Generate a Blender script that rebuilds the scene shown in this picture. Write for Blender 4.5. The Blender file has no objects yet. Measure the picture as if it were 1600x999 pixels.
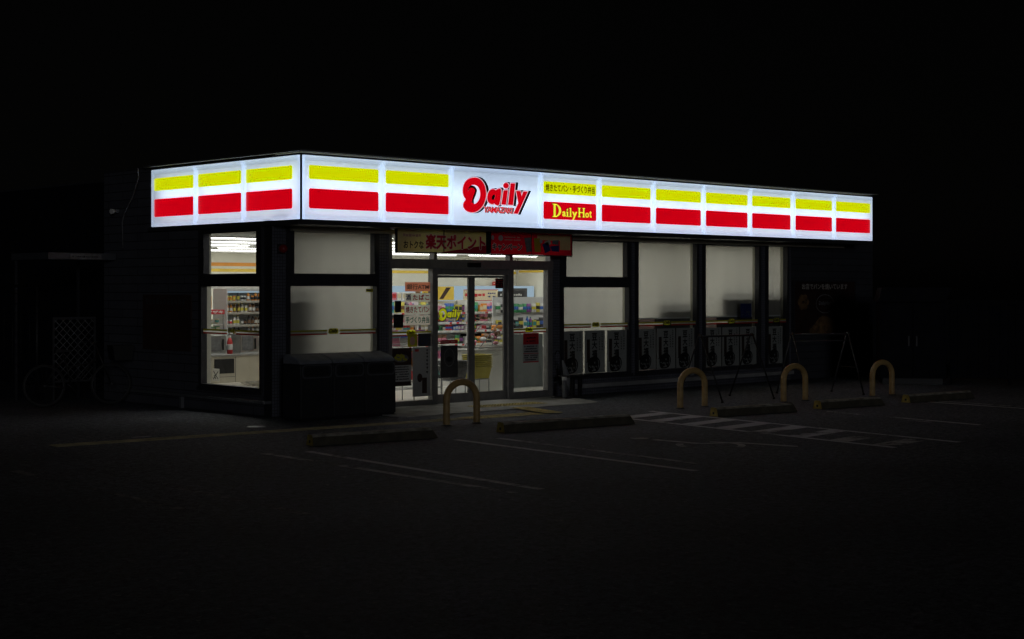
import bpy, bmesh, math, random
from mathutils import Vector, Matrix
R = math.radians
rnd = random.Random(7)
S = bpy.context.scene
COL = S.collection

# ---------------------------------------------------------------- camera
cd = bpy.data.cameras.new("camera"); cam = bpy.data.objects.new("camera", cd); COL.objects.link(cam)
cam.location = (-12.989, -18.466, 1.9)
cam.rotation_euler = (R(90), 0, R(45.9 - 90))
cd.sensor_width = 36; cd.lens = 2374 / 1600 * 36; cd.shift_y = -50.0 / 1600
cd.clip_end = 2000
S.camera = cam
# ---------------------------------------------------------------- world (night sky)
w = bpy.data.worlds.new("World"); S.world = w; w.use_nodes = True
nt = w.node_tree; nt.nodes.clear()
o = nt.nodes.new('ShaderNodeOutputWorld'); b = nt.nodes.new('ShaderNodeBackground')
sk = nt.nodes.new('ShaderNodeTexSky'); sk.sky_type = 'NISHITA'; sk.sun_disc = False
sk.sun_elevation = R(3); sk.sun_rotation = R(200)
hs = nt.nodes.new('ShaderNodeHueSaturation'); hs.inputs['Saturation'].default_value = 0.15
nt.links.new(sk.outputs[0], hs.inputs['Color']); nt.links.new(hs.outputs[0], b.inputs[0])
b.inputs[1].default_value = 0.00033
nt.links.new(b.outputs[0], o.inputs[0])
S.view_settings.view_transform = 'Standard'; S.view_settings.look = 'None'
S.view_settings.exposure = 0.0; S.view_settings.gamma = 1.0; S.view_settings.use_curve_mapping = False
S.render.engine = 'CYCLES'
S.cycles.max_bounces = 8; S.cycles.diffuse_bounces = 4; S.cycles.transparent_max_bounces = 12
S.cycles.use_denoising = True
try:
    S.cycles.caustics_reflective = False; S.cycles.caustics_refractive = False
    S.cycles.sample_clamp_indirect = 3.0
except Exception: pass

ld = bpy.data.lights.new('facade_fill_sun', 'SUN'); lo_ = bpy.data.objects.new('facade_fill_sun', ld); COL.objects.link(lo_)  # added low fill lamp for walls, posters and bollards; no real source
ld.energy = .11; ld.angle = R(8); ld.color = (.93, .95, 1.0)
lo_.rotation_euler = Vector((.50, .84, -.10)).to_track_quat('-Z', 'Y').to_euler()

# ---------------------------------------------------------------- materials
def newmat(name):
    m = bpy.data.materials.new(name); m.use_nodes = True
    return m, m.node_tree, m.node_tree.nodes['Principled BSDF']
def mat(name, col, rough=.6, metal=0., var=.12, scale=6., bump=0., spec=.5):
    m, t, p = newmat(name)
    p.inputs['Roughness'].default_value = rough; p.inputs['Metallic'].default_value = metal
    p.inputs['Specular IOR Level'].default_value = spec
    tc = t.nodes.new('ShaderNodeTexCoord'); n = t.nodes.new('ShaderNodeTexNoise')
    n.inputs['Scale'].default_value = scale; n.inputs['Detail'].default_value = 5
    t.links.new(tc.outputs['Object'], n.inputs['Vector'])
    r = t.nodes.new('ShaderNodeValToRGB')
    r.color_ramp.elements[0].position = .3; r.color_ramp.elements[1].position = .7
    r.color_ramp.elements[0].color = [c * (1 - var) for c in col] + [1]
    r.color_ramp.elements[1].color = [min(1, c * (1 + var)) for c in col] + [1]
    t.links.new(n.outputs['Fac'], r.inputs[0]); t.links.new(r.outputs[0], p.inputs['Base Color'])
    if bump:
        bp = t.nodes.new('ShaderNodeBump'); bp.inputs['Strength'].default_value = bump; bp.inputs['Distance'].default_value = .01
        n2 = t.nodes.new('ShaderNodeTexNoise'); n2.inputs['Scale'].default_value = scale * 8; n2.inputs['Detail'].default_value = 4
        t.links.new(tc.outputs['Object'], n2.inputs['Vector'])
        t.links.new(n2.outputs['Fac'], bp.inputs['Height']); t.links.new(bp.outputs[0], p.inputs['Normal'])
    return m
def brickmat(name, side, bw, rh, c1, c2, cm, mort=.003, rough=.45):
    m, t, p = newmat(name)
    p.inputs['Roughness'].default_value = rough
    tc = t.nodes.new('ShaderNodeTexCoord'); sx = t.nodes.new('ShaderNodeSeparateXYZ'); cx = t.nodes.new('ShaderNodeCombineXYZ')
    t.links.new(tc.outputs['Object'], sx.inputs[0])
    t.links.new(sx.outputs[1 if side else 0], cx.inputs[0]); t.links.new(sx.outputs[2], cx.inputs[1])
    br = t.nodes.new('ShaderNodeTexBrick'); br.inputs['Scale'].default_value = 1
    br.inputs['Brick Width'].default_value = bw; br.inputs['Row Height'].default_value = rh
    br.inputs['Mortar Size'].default_value = mort; br.inputs['Mortar Smooth'].default_value = .3
    br.inputs['Color1'].default_value = (*c1, 1); br.inputs['Color2'].default_value = (*c2, 1); br.inputs['Mortar'].default_value = (*cm, 1)
    br.offset = .5 if side else 0.0
    t.links.new(cx.outputs[0], br.inputs['Vector'])
    n = t.nodes.new('ShaderNodeTexNoise'); n.inputs['Scale'].default_value = 2.5; n.inputs['Detail'].default_value = 6
    t.links.new(tc.outputs['Object'], n.inputs['Vector'])
    mx = t.nodes.new('ShaderNodeMix'); mx.data_type = 'RGBA'; mx.blend_type = 'MULTIPLY'; mx.inputs[0].default_value = .5
    t.links.new(br.outputs['Color'], mx.inputs[6]); t.links.new(n.outputs['Fac'], mx.inputs[7])
    t.links.new(mx.outputs[2], p.inputs['Base Color'])
    bp = t.nodes.new('ShaderNodeBump'); bp.inputs['Strength'].default_value = .6; bp.inputs['Distance'].default_value = .004; bp.invert = True
    t.links.new(br.outputs['Fac'], bp.inputs['Height']); t.links.new(bp.outputs[0], p.inputs['Normal'])
    return m
def emat(name, col, st):
    m = bpy.data.materials.new(name); m.use_nodes = True; t = m.node_tree; t.nodes.clear()
    o = t.nodes.new('ShaderNodeOutputMaterial'); e = t.nodes.new('ShaderNodeEmission')
    e.inputs[0].default_value = (*col, 1); e.inputs[1].default_value = st; t.links.new(e.outputs[0], o.inputs[0]); return m
def glow(name, em, st):
    """coloured film on the light box: glows evenly, reflects a little"""
    m, t, p = newmat(name); p.inputs['Base Color'].default_value = (*[c * .3 for c in em], 1); p.inputs['Roughness'].default_value = .3
    p.inputs['Emission Color'].default_value = (*em, 1); p.inputs['Emission Strength'].default_value = st; return m
def backlit(name, em, st, tr, trw=1.0):
    """acrylic of a light box: glows by itself and also lets the tubes behind it through"""
    m = bpy.data.materials.new(name); m.use_nodes = True; t = m.node_tree; t.nodes.clear()
    o = t.nodes.new('ShaderNodeOutputMaterial'); e = t.nodes.new('ShaderNodeEmission'); a = t.nodes.new('ShaderNodeAddShader')
    e.inputs[0].default_value = (*em, 1); e.inputs[1].default_value = st
    x = t.nodes.new('ShaderNodeBsdfTranslucent'); x.inputs[0].default_value = (*[c * trw for c in tr], 1)
    g = t.nodes.new('ShaderNodeBsdfPrincipled'); g.inputs['Base Color'].default_value = (*[c * .35 for c in tr], 1); g.inputs['Roughness'].default_value = .3
    a2 = t.nodes.new('ShaderNodeAddShader')
    t.links.new(e.outputs[0], a.inputs[0]); t.links.new(x.outputs[0], a.inputs[1])
    t.links.new(a.outputs[0], a2.inputs[0]); t.links.new(g.outputs[0], a2.inputs[1]); t.links.new(a2.outputs[0], o.inputs[0])
    return m
def glassmat(name, tint=(.97, .98, .97), refl=1.0):
    m = bpy.data.materials.new(name); m.use_nodes = True; t = m.node_tree; t.nodes.clear()
    o = t.nodes.new('ShaderNodeOutputMaterial'); a = t.nodes.new('ShaderNodeBsdfTransparent'); g = t.nodes.new('ShaderNodeBsdfGlossy')
    a.inputs[0].default_value = (*tint, 1); g.inputs['Roughness'].default_value = .02
    f = t.nodes.new('ShaderNodeLayerWeight'); f.inputs[0].default_value = .5
    pw = t.nodes.new('ShaderNodeMath'); pw.operation = 'POWER'; pw.inputs[1].default_value = 5; t.links.new(f.outputs['Facing'], pw.inputs[0])
    ma = t.nodes.new('ShaderNodeMath'); ma.operation = 'MULTIPLY_ADD'; ma.inputs[1].default_value = .8; ma.inputs[2].default_value = .035; t.links.new(pw.outputs[0], ma.inputs[0])
    x = t.nodes.new('ShaderNodeMixShader'); t.links.new(ma.outputs[0], x.inputs[0]); t.links.new(a.outputs[0], x.inputs[1]); t.links.new(g.outputs[0], x.inputs[2])
    t.links.new(x.outputs[0], o.inputs[0]); return m
def sheetmat(name, col, tl, rough=.8, var=.06, scale=3.):
    """paper or blind fabric: diffuse with some light coming through"""
    m = bpy.data.materials.new(name); m.use_nodes = True; t = m.node_tree; t.nodes.clear()
    o = t.nodes.new('ShaderNodeOutputMaterial'); d = t.nodes.new('ShaderNodeBsdfDiffuse'); x = t.nodes.new('ShaderNodeBsdfTranslucent')
    tc = t.nodes.new('ShaderNodeTexCoord'); n = t.nodes.new('ShaderNodeTexNoise'); n.inputs['Scale'].default_value = scale; n.inputs['Detail'].default_value = 4
    mp = t.nodes.new('ShaderNodeMapping'); mp.inputs['Scale'].default_value = (1, 1, .4)
    t.links.new(tc.outputs['Object'], mp.inputs[0]); t.links.new(mp.outputs[0], n.inputs['Vector'])
    r = t.nodes.new('ShaderNodeValToRGB'); r.color_ramp.elements[0].position = .3; r.color_ramp.elements[1].position = .7
    r.color_ramp.elements[0].color = [c * (1 - var) for c in col] + [1]; r.color_ramp.elements[1].color = [min(1, c * (1 + var)) for c in col] + [1]
    t.links.new(n.outputs['Fac'], r.inputs[0]); t.links.new(r.outputs[0], d.inputs[0]); t.links.new(r.outputs[0], x.inputs[0])
    mx = t.nodes.new('ShaderNodeMixShader'); mx.inputs[0].default_value = tl
    t.links.new(d.outputs[0], mx.inputs[1]); t.links.new(x.outputs[0], mx.inputs[2]); t.links.new(mx.outputs[0], o.inputs[0]); return m
def wornpaint(name, col, wear=.5, scale=9.):
    """road paint with holes worn through it down to the asphalt"""
    m, t, p = newmat(name)
    p.inputs['Base Color'].default_value = (*col, 1); p.inputs['Roughness'].default_value = .7
    tc = t.nodes.new('ShaderNodeTexCoord'); n = t.nodes.new('ShaderNodeTexNoise'); n.inputs['Scale'].default_value = scale; n.inputs['Detail'].default_value = 8; n.inputs['Roughness'].default_value = .75
    n2 = t.nodes.new('ShaderNodeTexNoise'); n2.inputs['Scale'].default_value = .7; n2.inputs['Detail'].default_value = 2
    t.links.new(tc.outputs['Object'], n.inputs['Vector']); t.links.new(tc.outputs['Object'], n2.inputs['Vector'])
    ad = t.nodes.new('ShaderNodeMath'); ad.operation = 'ADD'; t.links.new(n.outputs['Fac'], ad.inputs[0]); t.links.new(n2.outputs['Fac'], ad.inputs[1])
    r = t.nodes.new('ShaderNodeMapRange'); r.inputs['From Min'].default_value = .65 + wear * .6; r.inputs['From Max'].default_value = .85 + wear * .6
    r.inputs['To Min'].default_value = .03; r.inputs['To Max'].default_value = .9
    t.links.new(ad.outputs[0], r.inputs[0]); t.links.new(r.outputs[0], p.inputs['Alpha']); return m
def asphalt():
    m, t, p = newmat("asphalt"); p.inputs['Roughness'].default_value = .78
    p.inputs['Specular IOR Level'].default_value = .22
    tc = t.nodes.new('ShaderNodeTexCoord')
    n = t.nodes.new('ShaderNodeTexNoise'); n.inputs['Scale'].default_value = 34; n.inputs['Detail'].default_value = 8; n.inputs['Roughness'].default_value = .85
    n2 = t.nodes.new('ShaderNodeTexNoise'); n2.inputs['Scale'].default_value = .5; n2.inputs['Detail'].default_value = 6
    v = t.nodes.new('ShaderNodeTexVoronoi'); v.inputs['Scale'].default_value = 38
    for q in (n, n2, v): t.links.new(tc.outputs['Object'], q.inputs['Vector'])
    r = t.nodes.new('ShaderNodeValToRGB'); r.color_ramp.elements[0].position = .43; r.color_ramp.elements[1].position = .60
    r.color_ramp.elements[0].color = (.014, .015, .018, 1); r.color_ramp.elements[1].color = (.37, .39, .445, 1)
    n4 = t.nodes.new('ShaderNodeTexNoise'); n4.inputs['Scale'].default_value = 11; n4.inputs['Detail'].default_value = 9; n4.inputs['Roughness'].default_value = .9
    t.links.new(tc.outputs['Object'], n4.inputs['Vector'])
    mxn = t.nodes.new('ShaderNodeMix'); mxn.data_type = 'FLOAT'; mxn.inputs[0].default_value = .62
    t.links.new(n.outputs['Fac'], mxn.inputs[2]); t.links.new(n4.outputs['Fac'], mxn.inputs[3]); t.links.new(mxn.outputs[0], r.inputs[0])
    mx = t.nodes.new('ShaderNodeMix'); mx.data_type = 'RGBA'; mx.blend_type = 'MULTIPLY'; mx.inputs[0].default_value = .9
    r2 = t.nodes.new('ShaderNodeValToRGB'); r2.color_ramp.elements[0].position = .3; r2.color_ramp.elements[1].position = .75
    r2.color_ramp.elements[0].color = (.55, .55, .55, 1); r2.color_ramp.elements[1].color = (1, 1, 1, 1)
    t.links.new(n2.outputs['Fac'], r2.inputs[0]); t.links.new(r.outputs[0], mx.inputs[6]); t.links.new(r2.outputs[0], mx.inputs[7])
    # pale stones, a few
    r3 = t.nodes.new('ShaderNodeMath'); r3.operation = 'GREATER_THAN'; r3.inputs[1].default_value = .992
    sx = t.nodes.new('ShaderNodeSeparateColor'); t.links.new(v.outputs['Color'], sx.inputs[0]); t.links.new(sx.outputs[0], r3.inputs[0])
    m3 = t.nodes.new('ShaderNodeMix'); m3.data_type = 'RGBA'; m3.inputs[7].default_value = (.3, .3, .29, 1)
    t.links.new(r3.outputs[0], m3.inputs[0]); t.links.new(mx.outputs[2], m3.inputs[6]); t.links.new(m3.outputs[2], p.inputs['Base Color'])
    bp = t.nodes.new('ShaderNodeBump'); bp.inputs['Strength'].default_value = .9; bp.inputs['Distance'].default_value = .012
    t.links.new(n.outputs['Fac'], bp.inputs['Height']); t.links.new(bp.outputs[0], p.inputs['Normal']); return m

M = {}
M['asphalt'] = asphalt()
M['slab'] = mat('slab_concrete', (.42, .41, .385), .75, var=.25, scale=3, bump=.3)
M['tile'] = brickmat('mosaic_tile', 0, .047, .047, (.14, .145, .18), (.18, .185, .22), (.035, .035, .04), .0045)
M['tile_side'] = brickmat('mosaic_tile_side', 1, .047, .047, (.14, .145, .18), (.18, .185, .22), (.035, .035, .04), .0045)
M['siding'] = brickmat('siding_front', 0, 1.8, .14, (.05, .053, .066), (.06, .062, .075), (.014, .014, .016), .005, .6)
M['siding_side'] = brickmat('siding_side', 1, .95, .14, (.11, .112, .135), (.13, .132, .155), (.015, .015, .018), .006, .6)
M['alu'] = mat('black_aluminium', (.055, .055, .064), .38, .4, .15, 12)
M['alu_grey'] = mat('grey_aluminium', (.20, .20, .20), .4, .5, .12, 12)
M['alu_dark'] = mat('bronze_aluminium', (.22, .215, .21), .42, .15, .12, 12)
M['shed'] = mat('dark_slate_sheet', (.012, .013, .017), .9, .0, .2, 4, 0., .1)
M['metal'] = mat('galvanised_metal', (.34, .35, .37), .4, .7, .15, 20)
M['black'] = mat('black_plastic', (.012, .012, .013), .5, 0, .2, 8)
M['bin'] = mat('bin_plastic', (.02, .021, .024), .55, 0, .2, 5)
M['bin_rim'] = mat('bin_rim_plastic', (.075, .078, .088), .5, 0, .15, 5)
M['bin_lid'] = mat('bin_lid_plastic', (.20, .21, .24), .5, 0, .2, 5)
M['dgrey'] = mat('dark_grey_paint', (.05, .05, .055), .5, 0, .15, 8)
M['cream'] = mat('cream_plaster', (.74, .73, .64), .8, 0, .04, 2)
M['beige'] = mat('beige_panel', (.55, .50, .40), .6, 0, .06, 3)
M['white'] = mat('white_paint', (.8, .8, .78), .45, 0, .04, 3)
M['whitish'] = mat('white_laminate', (.66, .67, .67), .4, 0, .05, 2)
M['vinyl'] = mat('vinyl_floor', (.62, .60, .54), .3, 0, .08, 1.5)
M['ceil'] = mat('ceiling_board', (.66, .68, .70), .9, 0, .04, 2)
M['yel_e'] = None
M['sgn_w'] = backlit('sign_white_acrylic', (.66, .79, .98), .30, (.76, .85, .98))
M['sgn_y'] = glow('sign_yellow_film', (.60, .66, .0), 1.0)
M['sgn_r'] = glow('sign_red_film', (.56, .0, .006), 1.0)
M['sgn_w2'] = glow('sign_white_film', (.74, .80, .95), 1.0)
M['sgn_hot'] = glow('sign_bright_yellow', (.82, .82, .04), 1.0)
M['sgn_out'] = glow('sign_pale_outline', (.80, .62, .70), .9)
M['sgn_k'] = mat('sign_black_film', (.006, .006, .007), .3, 0, .1)
M['sgn_dr'] = mat('sign_dark_red_film', (.16, .005, .01), .3, 0, .1)
M['tube_sign'] = emat('sign_tube', (.84, .93, 1), 3.3)
M['tube'] = emat('fluorescent_tube', (1.0, .985, .93), 20.0)
M['tube_soft'] = emat('fluorescent_tube_glass', (1.0, .985, .93), 1.0)
M['glass'] = glassmat('clear_glass')
M['blind'] = sheetmat('blind_fabric', (.53, .52, .475), .55, var=.05, scale=1.3)
M['paper'] = sheetmat('poster_paper', (.42, .425, .42), .12, var=.08)
M['paper_w'] = sheetmat('white_notice_paper', (.84, .82, .77), .75, var=.05)
M['frost'] = sheetmat('frosted_film', (.46, .48, .47), .5, var=.04)
M['ink'] = mat('black_ink', (.008, .008, .009), .7, 0, .1)
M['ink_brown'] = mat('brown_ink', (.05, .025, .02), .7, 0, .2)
M['ink_grey'] = mat('grey_ink', (.16, .16, .165), .7, 0, .3, 20)
M['bowl_grey'] = mat('bowl_grey_ink', (.26, .26, .26), .7, 0, .4, 25)
M['red'] = mat('red_print', (.50, .02, .03), .5, 0, .1)
M['red_t'] = sheetmat('red_banner_film', (.85, .03, .08), .5)
M['cream_t'] = sheetmat('cream_banner_film', (.95, .76, .42), .5, var=.25, scale=2.)
M['pink'] = mat('pale_pink_print', (.62, .36, .30), .6, 0, .1)
M['green'] = mat('green_print', (.03, .20, .13), .5, 0, .1)
M['navy'] = mat('navy_print', (.02, .035, .16), .5, 0, .2)
M['yellow'] = mat('yellow_print', (.62, .60, .04), .5, 0, .08)
M['yellow_dec'] = sheetmat('yellow_decal', (.85, .88, .03), .7, var=.05)
M['yel_dull'] = sheetmat('dull_yellow_decal', (.50, .48, .05), .35, var=.05)
M['red_dec'] = sheetmat('red_decal', (.55, .05, .04), .4, var=.05)
M['salmon'] = sheetmat('salmon_notice_film', (.85, .50, .38), .8, var=.05)
M['orange'] = mat('orange_print', (.80, .33, .05), .5, 0, .08)
M['amber'] = mat('amber_print', (.85, .60, .08), .5, 0, .08)
M['bollard'] = mat('ochre_enamel', (.48, .32, .125), .5, 0, .25, 9, .15)
M['kerb'] = mat('worn_yellow_concrete', (.075, .066, .045), .85, 0, .3, 9, .7)  # body kept darker so the fronts look unlit
M['kerb_top'] = mat('sign_lit_concrete_top', (.30, .28, .23), .85, 0, .5, 8, .7)  # same concrete, paler: the sign's light on the top is put into the colour
M['kerb_end'] = mat('yellow_paint_on_concrete', (.42, .32, .07), .75, 0, .4, 12, .4)
M['line'] = wornpaint('worn_white_line', (.82, .82, .83), .20)
M['line2'] = wornpaint('worn_white_hatching', (.80, .81, .85), .16, 5)
M['line4'] = wornpaint('dim_white_line', (.34, .34, .34), .45, 6)
M['line3'] = wornpaint('rubbed_out_white_line', (.70, .70, .70), .40, 6)
M['tact'] = mat('yellow_tactile_tile', (.68, .56, .21), .7, 0, .3, 8, .3)
M['tact_worn'] = mat('worn_tactile_tile', (.40, .35, .20), .8, 0, .45, 5, .3)
M['coping'] = mat('grey_coping_metal', (.42, .42, .42), .45, .3, .2, 4)
M['leather'] = mat('dark_rubber', (.015, .015, .015), .7, 0, .1)
M['red_lamp'] = mat('dull_red_lamp', (.25, .012, .015), .35, 0, .1)
M['clearbag'] = sheetmat('translucent_umbrella_film', (.35, .36, .38), .5, var=.3, scale=12)
M['steel'] = mat('brushed_steel', (.45, .45, .44), .3, .85, .1, 15)
M['cold'] = emat('cooler_light', (.62, .82, 1.0), .5)
M['board_ink'] = mat('pale_billboard_ink', (.45, .42, .38), .6, 0, .2)
M['pastry'] = mat('pastry_print', (.15, .085, .035), .6, 0, .6, 9)
M['banner_red'] = mat('banner_red_ink', (.72, .02, .05), .5, 0, .1)
M['banner_pale'] = mat('banner_pale_ink', (.85, .72, .66), .5, 0, .1)
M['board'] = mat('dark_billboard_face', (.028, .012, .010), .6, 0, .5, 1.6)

# ---------------------------------------------------------------- mesh helpers
class MB:
    def __init__(s): s.bm = bmesh.new(); s.mi = 0
    def m(s, i): s.mi = i; return s
    def _f(s, vs, smooth=False):
        try:
            f = s.bm.faces.new(vs); f.material_index = s.mi; f.smooth = smooth; return f
        except ValueError: return None
    def box(s, x0, x1, y0, y1, z0, z1, bev=0.):
        x0, x1 = sorted((x0, x1)); y0, y1 = sorted((y0, y1)); z0, z1 = sorted((z0, z1))
        v = [s.bm.verts.new((x, y, z)) for z in (z0, z1) for y in (y0, y1) for x in (x0, x1)]
        fs = [s._f([v[i] for i in q]) for q in ((0, 2, 3, 1), (4, 5, 7, 6), (0, 1, 5, 4), (2, 6, 7, 3), (0, 4, 6, 2), (1, 3, 7, 5))]
        if bev:
            es = list({e for f in fs for e in f.edges})
            r = bmesh.ops.bevel(s.bm, geom=es, offset=bev, segments=2, affect='EDGES', profile=.5)
            for f in r['faces']: f.material_index = s.mi
        return s
    def prism(s, prof, axis, a0, a1, smooth=False):
        """profile of 2-D points swept along axis: 'x' (y,z), 'y' (x,z), 'z' (x,y)"""
        def P(p, a): return {'x': (a, p[0], p[1]), 'y': (p[0], a, p[1]), 'z': (p[0], p[1], a)}[axis]
        A = [s.bm.verts.new(P(p, a0)) for p in prof]; B = [s.bm.verts.new(P(p, a1)) for p in prof]
        n = len(prof); new = [s._f(A), s._f(B[::-1])]
        for i in range(n): new.append(s._f([A[i], B[i], B[(i + 1) % n], A[(i + 1) % n]], smooth))
        bmesh.ops.recalc_face_normals(s.bm, faces=[f for f in new if f]); return s
    def tube(s, pts, r, n=10, close=False, cap=True):
        pts = [Vector(p) for p in pts]; rings = []; up = None
        for i, p in enumerate(pts):
            if close: d = (pts[(i + 1) % len(pts)] - pts[i - 1]).normalized()
            else:
                d = (pts[min(i + 1, len(pts) - 1)] - pts[max(i - 1, 0)]).normalized()
            if up is None:
                up = Vector((0, 0, 1)) if abs(d.z) < .9 else Vector((1, 0, 0))
            a = d.cross(up)
            if a.length < 1e-5: a = d.cross(Vector((0, 1, 0)))
            a.normalize(); bb = a.cross(d).normalized(); up = bb
            rr = r[i] if isinstance(r, (list, tuple)) else r
            rings.append([s.bm.verts.new(p + a * rr * math.cos(2 * math.pi * k / n) + bb * rr * math.sin(2 * math.pi * k / n)) for k in range(n)])
        m = len(rings); new = []
        for i in range(m if close else m - 1):
            A, B = rings[i], rings[(i + 1) % m]
            for k in range(n): new.append(s._f([A[k], A[(k + 1) % n], B[(k + 1) % n], B[k]], True))
        if cap and not close: new.append(s._f(rings[0][::-1])); new.append(s._f(rings[-1]))
        bmesh.ops.recalc_face_normals(s.bm, faces=[f for f in new if f])
        return s
    def lathe(s, prof, x=0, y=0, n=14):
        rings = [[s.bm.verts.new((x + r * math.cos(2 * math.pi * k / n), y + r * math.sin(2 * math.pi * k / n), z)) for k in range(n)] for r, z in prof]
        for A, B in zip(rings, rings[1:]):
            for k in range(n): s._f([A[k], A[(k + 1) % n], B[(k + 1) % n], B[k]], True)
        s._f(rings[0][::-1]); s._f(rings[-1]); return s
    def quad(s, *p): s._f([s.bm.verts.new(q) for q in p]); return s
    def poly(s, pts): s._f([s.bm.verts.new(q) for q in pts]); return s
    def disc(s, cx, cz, rx, rz, y, n=20, a0=0):
        s.poly([(cx + rx * math.cos(a0 + 2 * math.pi * k / n), y, cz + rz * math.sin(a0 + 2 * math.pi * k / n)) for k in range(n)]); return s
    def build(s, name, mats, parent=None, loc=(0, 0, 0), rz=0., bevel=0.):
        me = bpy.data.meshes.new(name); s.bm.to_mesh(me); s.bm.free()
        for q in (mats if isinstance(mats, (list, tuple)) else [mats]): me.materials.append(M[q] if isinstance(q, str) else q)
        ob = bpy.data.objects.new(name, me); COL.objects.link(ob); ob.location = loc; ob.rotation_euler = (0, 0, rz)
        if parent: ob.parent = parent
        if bevel:
            md = ob.modifiers.new('bevel', 'BEVEL'); md.width = bevel; md.segments = 2; md.limit_method = 'ANGLE'
        return ob
def tag(o, label=None, cat=None, group=None, kind=None):
    if label: o['label'] = label
    if cat: o['category'] = cat
    if group: o['group'] = group
    if kind: o['kind'] = kind
    return o
def thing(name, label, cat, loc=(0, 0, 0), rz=0., group=None):
    o = bpy.data.objects.new(name, None); COL.objects.link(o); o.location = loc; o.rotation_euler = (0, 0, rz)
    o.empty_display_size = .1
    return tag(o, label, cat, group)
def copy_tree(o, parent=None):
    c = o.copy(); COL.objects.link(c); c.parent = parent
    for ch in list(o.children):
        if ch is not c: copy_tree(ch, c)
    return c
def curve_mesh(cu, name):
    ob = bpy.data.objects.new('tmp', cu); COL.objects.link(ob)
    dg = bpy.context.evaluated_depsgraph_get(); dg.update()
    me = bpy.data.meshes.new_from_object(ob.evaluated_get(dg), depsgraph=dg)
    bpy.data.objects.remove(ob); me.name = name; return me
TCACHE = {}
def textmesh(body, bold=0., shear=0., spacing=1.):
    k = (body, bold, shear, spacing)
    if k in TCACHE: return TCACHE[k]
    cu = bpy.data.curves.new('text', 'FONT'); cu.body = body; cu.size = 1; cu.fill_mode = 'BOTH'; cu.offset = bold; cu.shear = shear
    cu.space_character = spacing; cu.space_line = .95; cu.resolution_u = 3
    me = curve_mesh(cu, 'lettering'); bpy.data.curves.remove(cu)
    xs = [v.co.x for v in me.vertices]; ys = [v.co.y for v in me.vertices]
    bb = (min(xs), max(xs), min(ys), max(ys)); TCACHE[k] = ([tuple(v.co) for v in me.vertices], [tuple(p.vertices) for p in me.polygons], bb)
    bpy.data.meshes.remove(me); return TCACHE[k]
def text_into(mb, body, x0, x1, z0, z1, y, bold=0., shear=0., spacing=1., side=None):
    """lettering fitted to a rectangle on a plane facing -y (or facing -x when side is given: x0, x1 are then -y)"""
    vs, ps, (a, b_, c, d) = textmesh(body, min(bold, .008), shear, spacing)
    ex = max(0, bold - .008); sx = (x1 - x0) / (b_ - a + 2 * ex); sz = (z1 - z0) / (d - c + 2 * ex)
    sh = [(0, 0)] if ex < .002 else [(ex * math.cos(k * math.pi / 4), ex * math.sin(k * math.pi / 4)) for k in range(8)] + ([(0, 0)] if ex > .02 else [])
    for n_, (dx, dz) in enumerate(sh):
        V = []
        for p in vs:
            u = x0 + (p[0] - a + ex + dx) * sx; v = z0 + (p[1] - c + ex + dz) * sz; yy = n_ * .00008
            V.append(mb.bm.verts.new((u, y + yy, v) if side is None else (side + yy, -u, v)))
        for f in ps: mb._f([V[i] for i in f])
    return mb
def outline_into(mb, loops, y, off=0., dx=0., dz=0.):
    cu = bpy.data.curves.new('shape', 'CURVE'); cu.dimensions = '2D'; cu.fill_mode = 'BOTH'; cu.offset = off
    for L in loops:
        sp = cu.splines.new('POLY'); sp.points.add(len(L) - 1); sp.use_cyclic_u = True
        for i, p in enumerate(L): sp.points[i].co = (p[0] + dx, p[1] + dz, 0, 1)
    me = curve_mesh(cu, 'shape'); bpy.data.curves.remove(cu)
    V = [mb.bm.verts.new((v.co.x, y, v.co.y)) for v in me.vertices]
    for p in me.polygons: mb._f([V[i] for i in p.vertices])
    bpy.data.meshes.remove(me); return mb
def round_rect(x0, x1, z0, z1, r, n=5):
    out = []
    for cx, cz, a in ((x1 - r, z1 - r, 0), (x0 + r, z1 - r, 90), (x0 + r, z0 + r, 180), (x1 - r, z0 + r, 270)):
        for k in range(n + 1):
            t = R(a + 90 * k / n); out.append((cx + r * math.cos(t), cz + r * math.sin(t)))
    return out
def smooth_loop(P, n=3):
    out = []; k = len(P)
    for i in range(k):
        p0, p1, p2, p3 = (Vector(P[(i + j - 1) % k]) for j in range(4))
        for q in range(n):
            t = q / n
            out.append(tuple(.5 * ((2 * p1) + (p2 - p0) * t + (2 * p0 - 5 * p1 + 4 * p2 - p3) * t * t + (3 * p1 - p0 - 3 * p2 + p3) * t ** 3)))
    return out
def scribble(mb, x0, x1, z0, z1, y, rows, dens=.75, vertical=False, seed=0):
    """print too small to read: short broken strokes in rows"""
    rr = random.Random(seed)
    n = rows
    for i in range(n):
        if not vertical:
            h = (z1 - z0) / n; z = z1 - (i + .5) * h; x = x0
            while x < x1 - h * .4:
                w_ = h * rr.uniform(.35, .7)
                if rr.random() < dens:
                    mb.box(x, min(x + w_, x1), y, y + .0006, z - h * .28 * rr.uniform(.6, 1), z + h * .28 * rr.uniform(.4, 1))
                x += w_ * 1.25
        else:
            wd = (x1 - x0) / n; x = x0 + (i + .5) * wd; z = z1
            while z > z0 + wd * .4:
                h = wd * rr.uniform(.5, .9)
                if rr.random() < dens:
                    mb.box(x - wd * .3 * rr.uniform(.6, 1), x + wd * .3 * rr.uniform(.5, 1), y, y + .0006, z - h * .45, z)
                    mb.box(x - wd * .06, x + wd * .06, y, y + .0006, z - h * .8, z)
                z -= h * 1.15
    return mb

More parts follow.
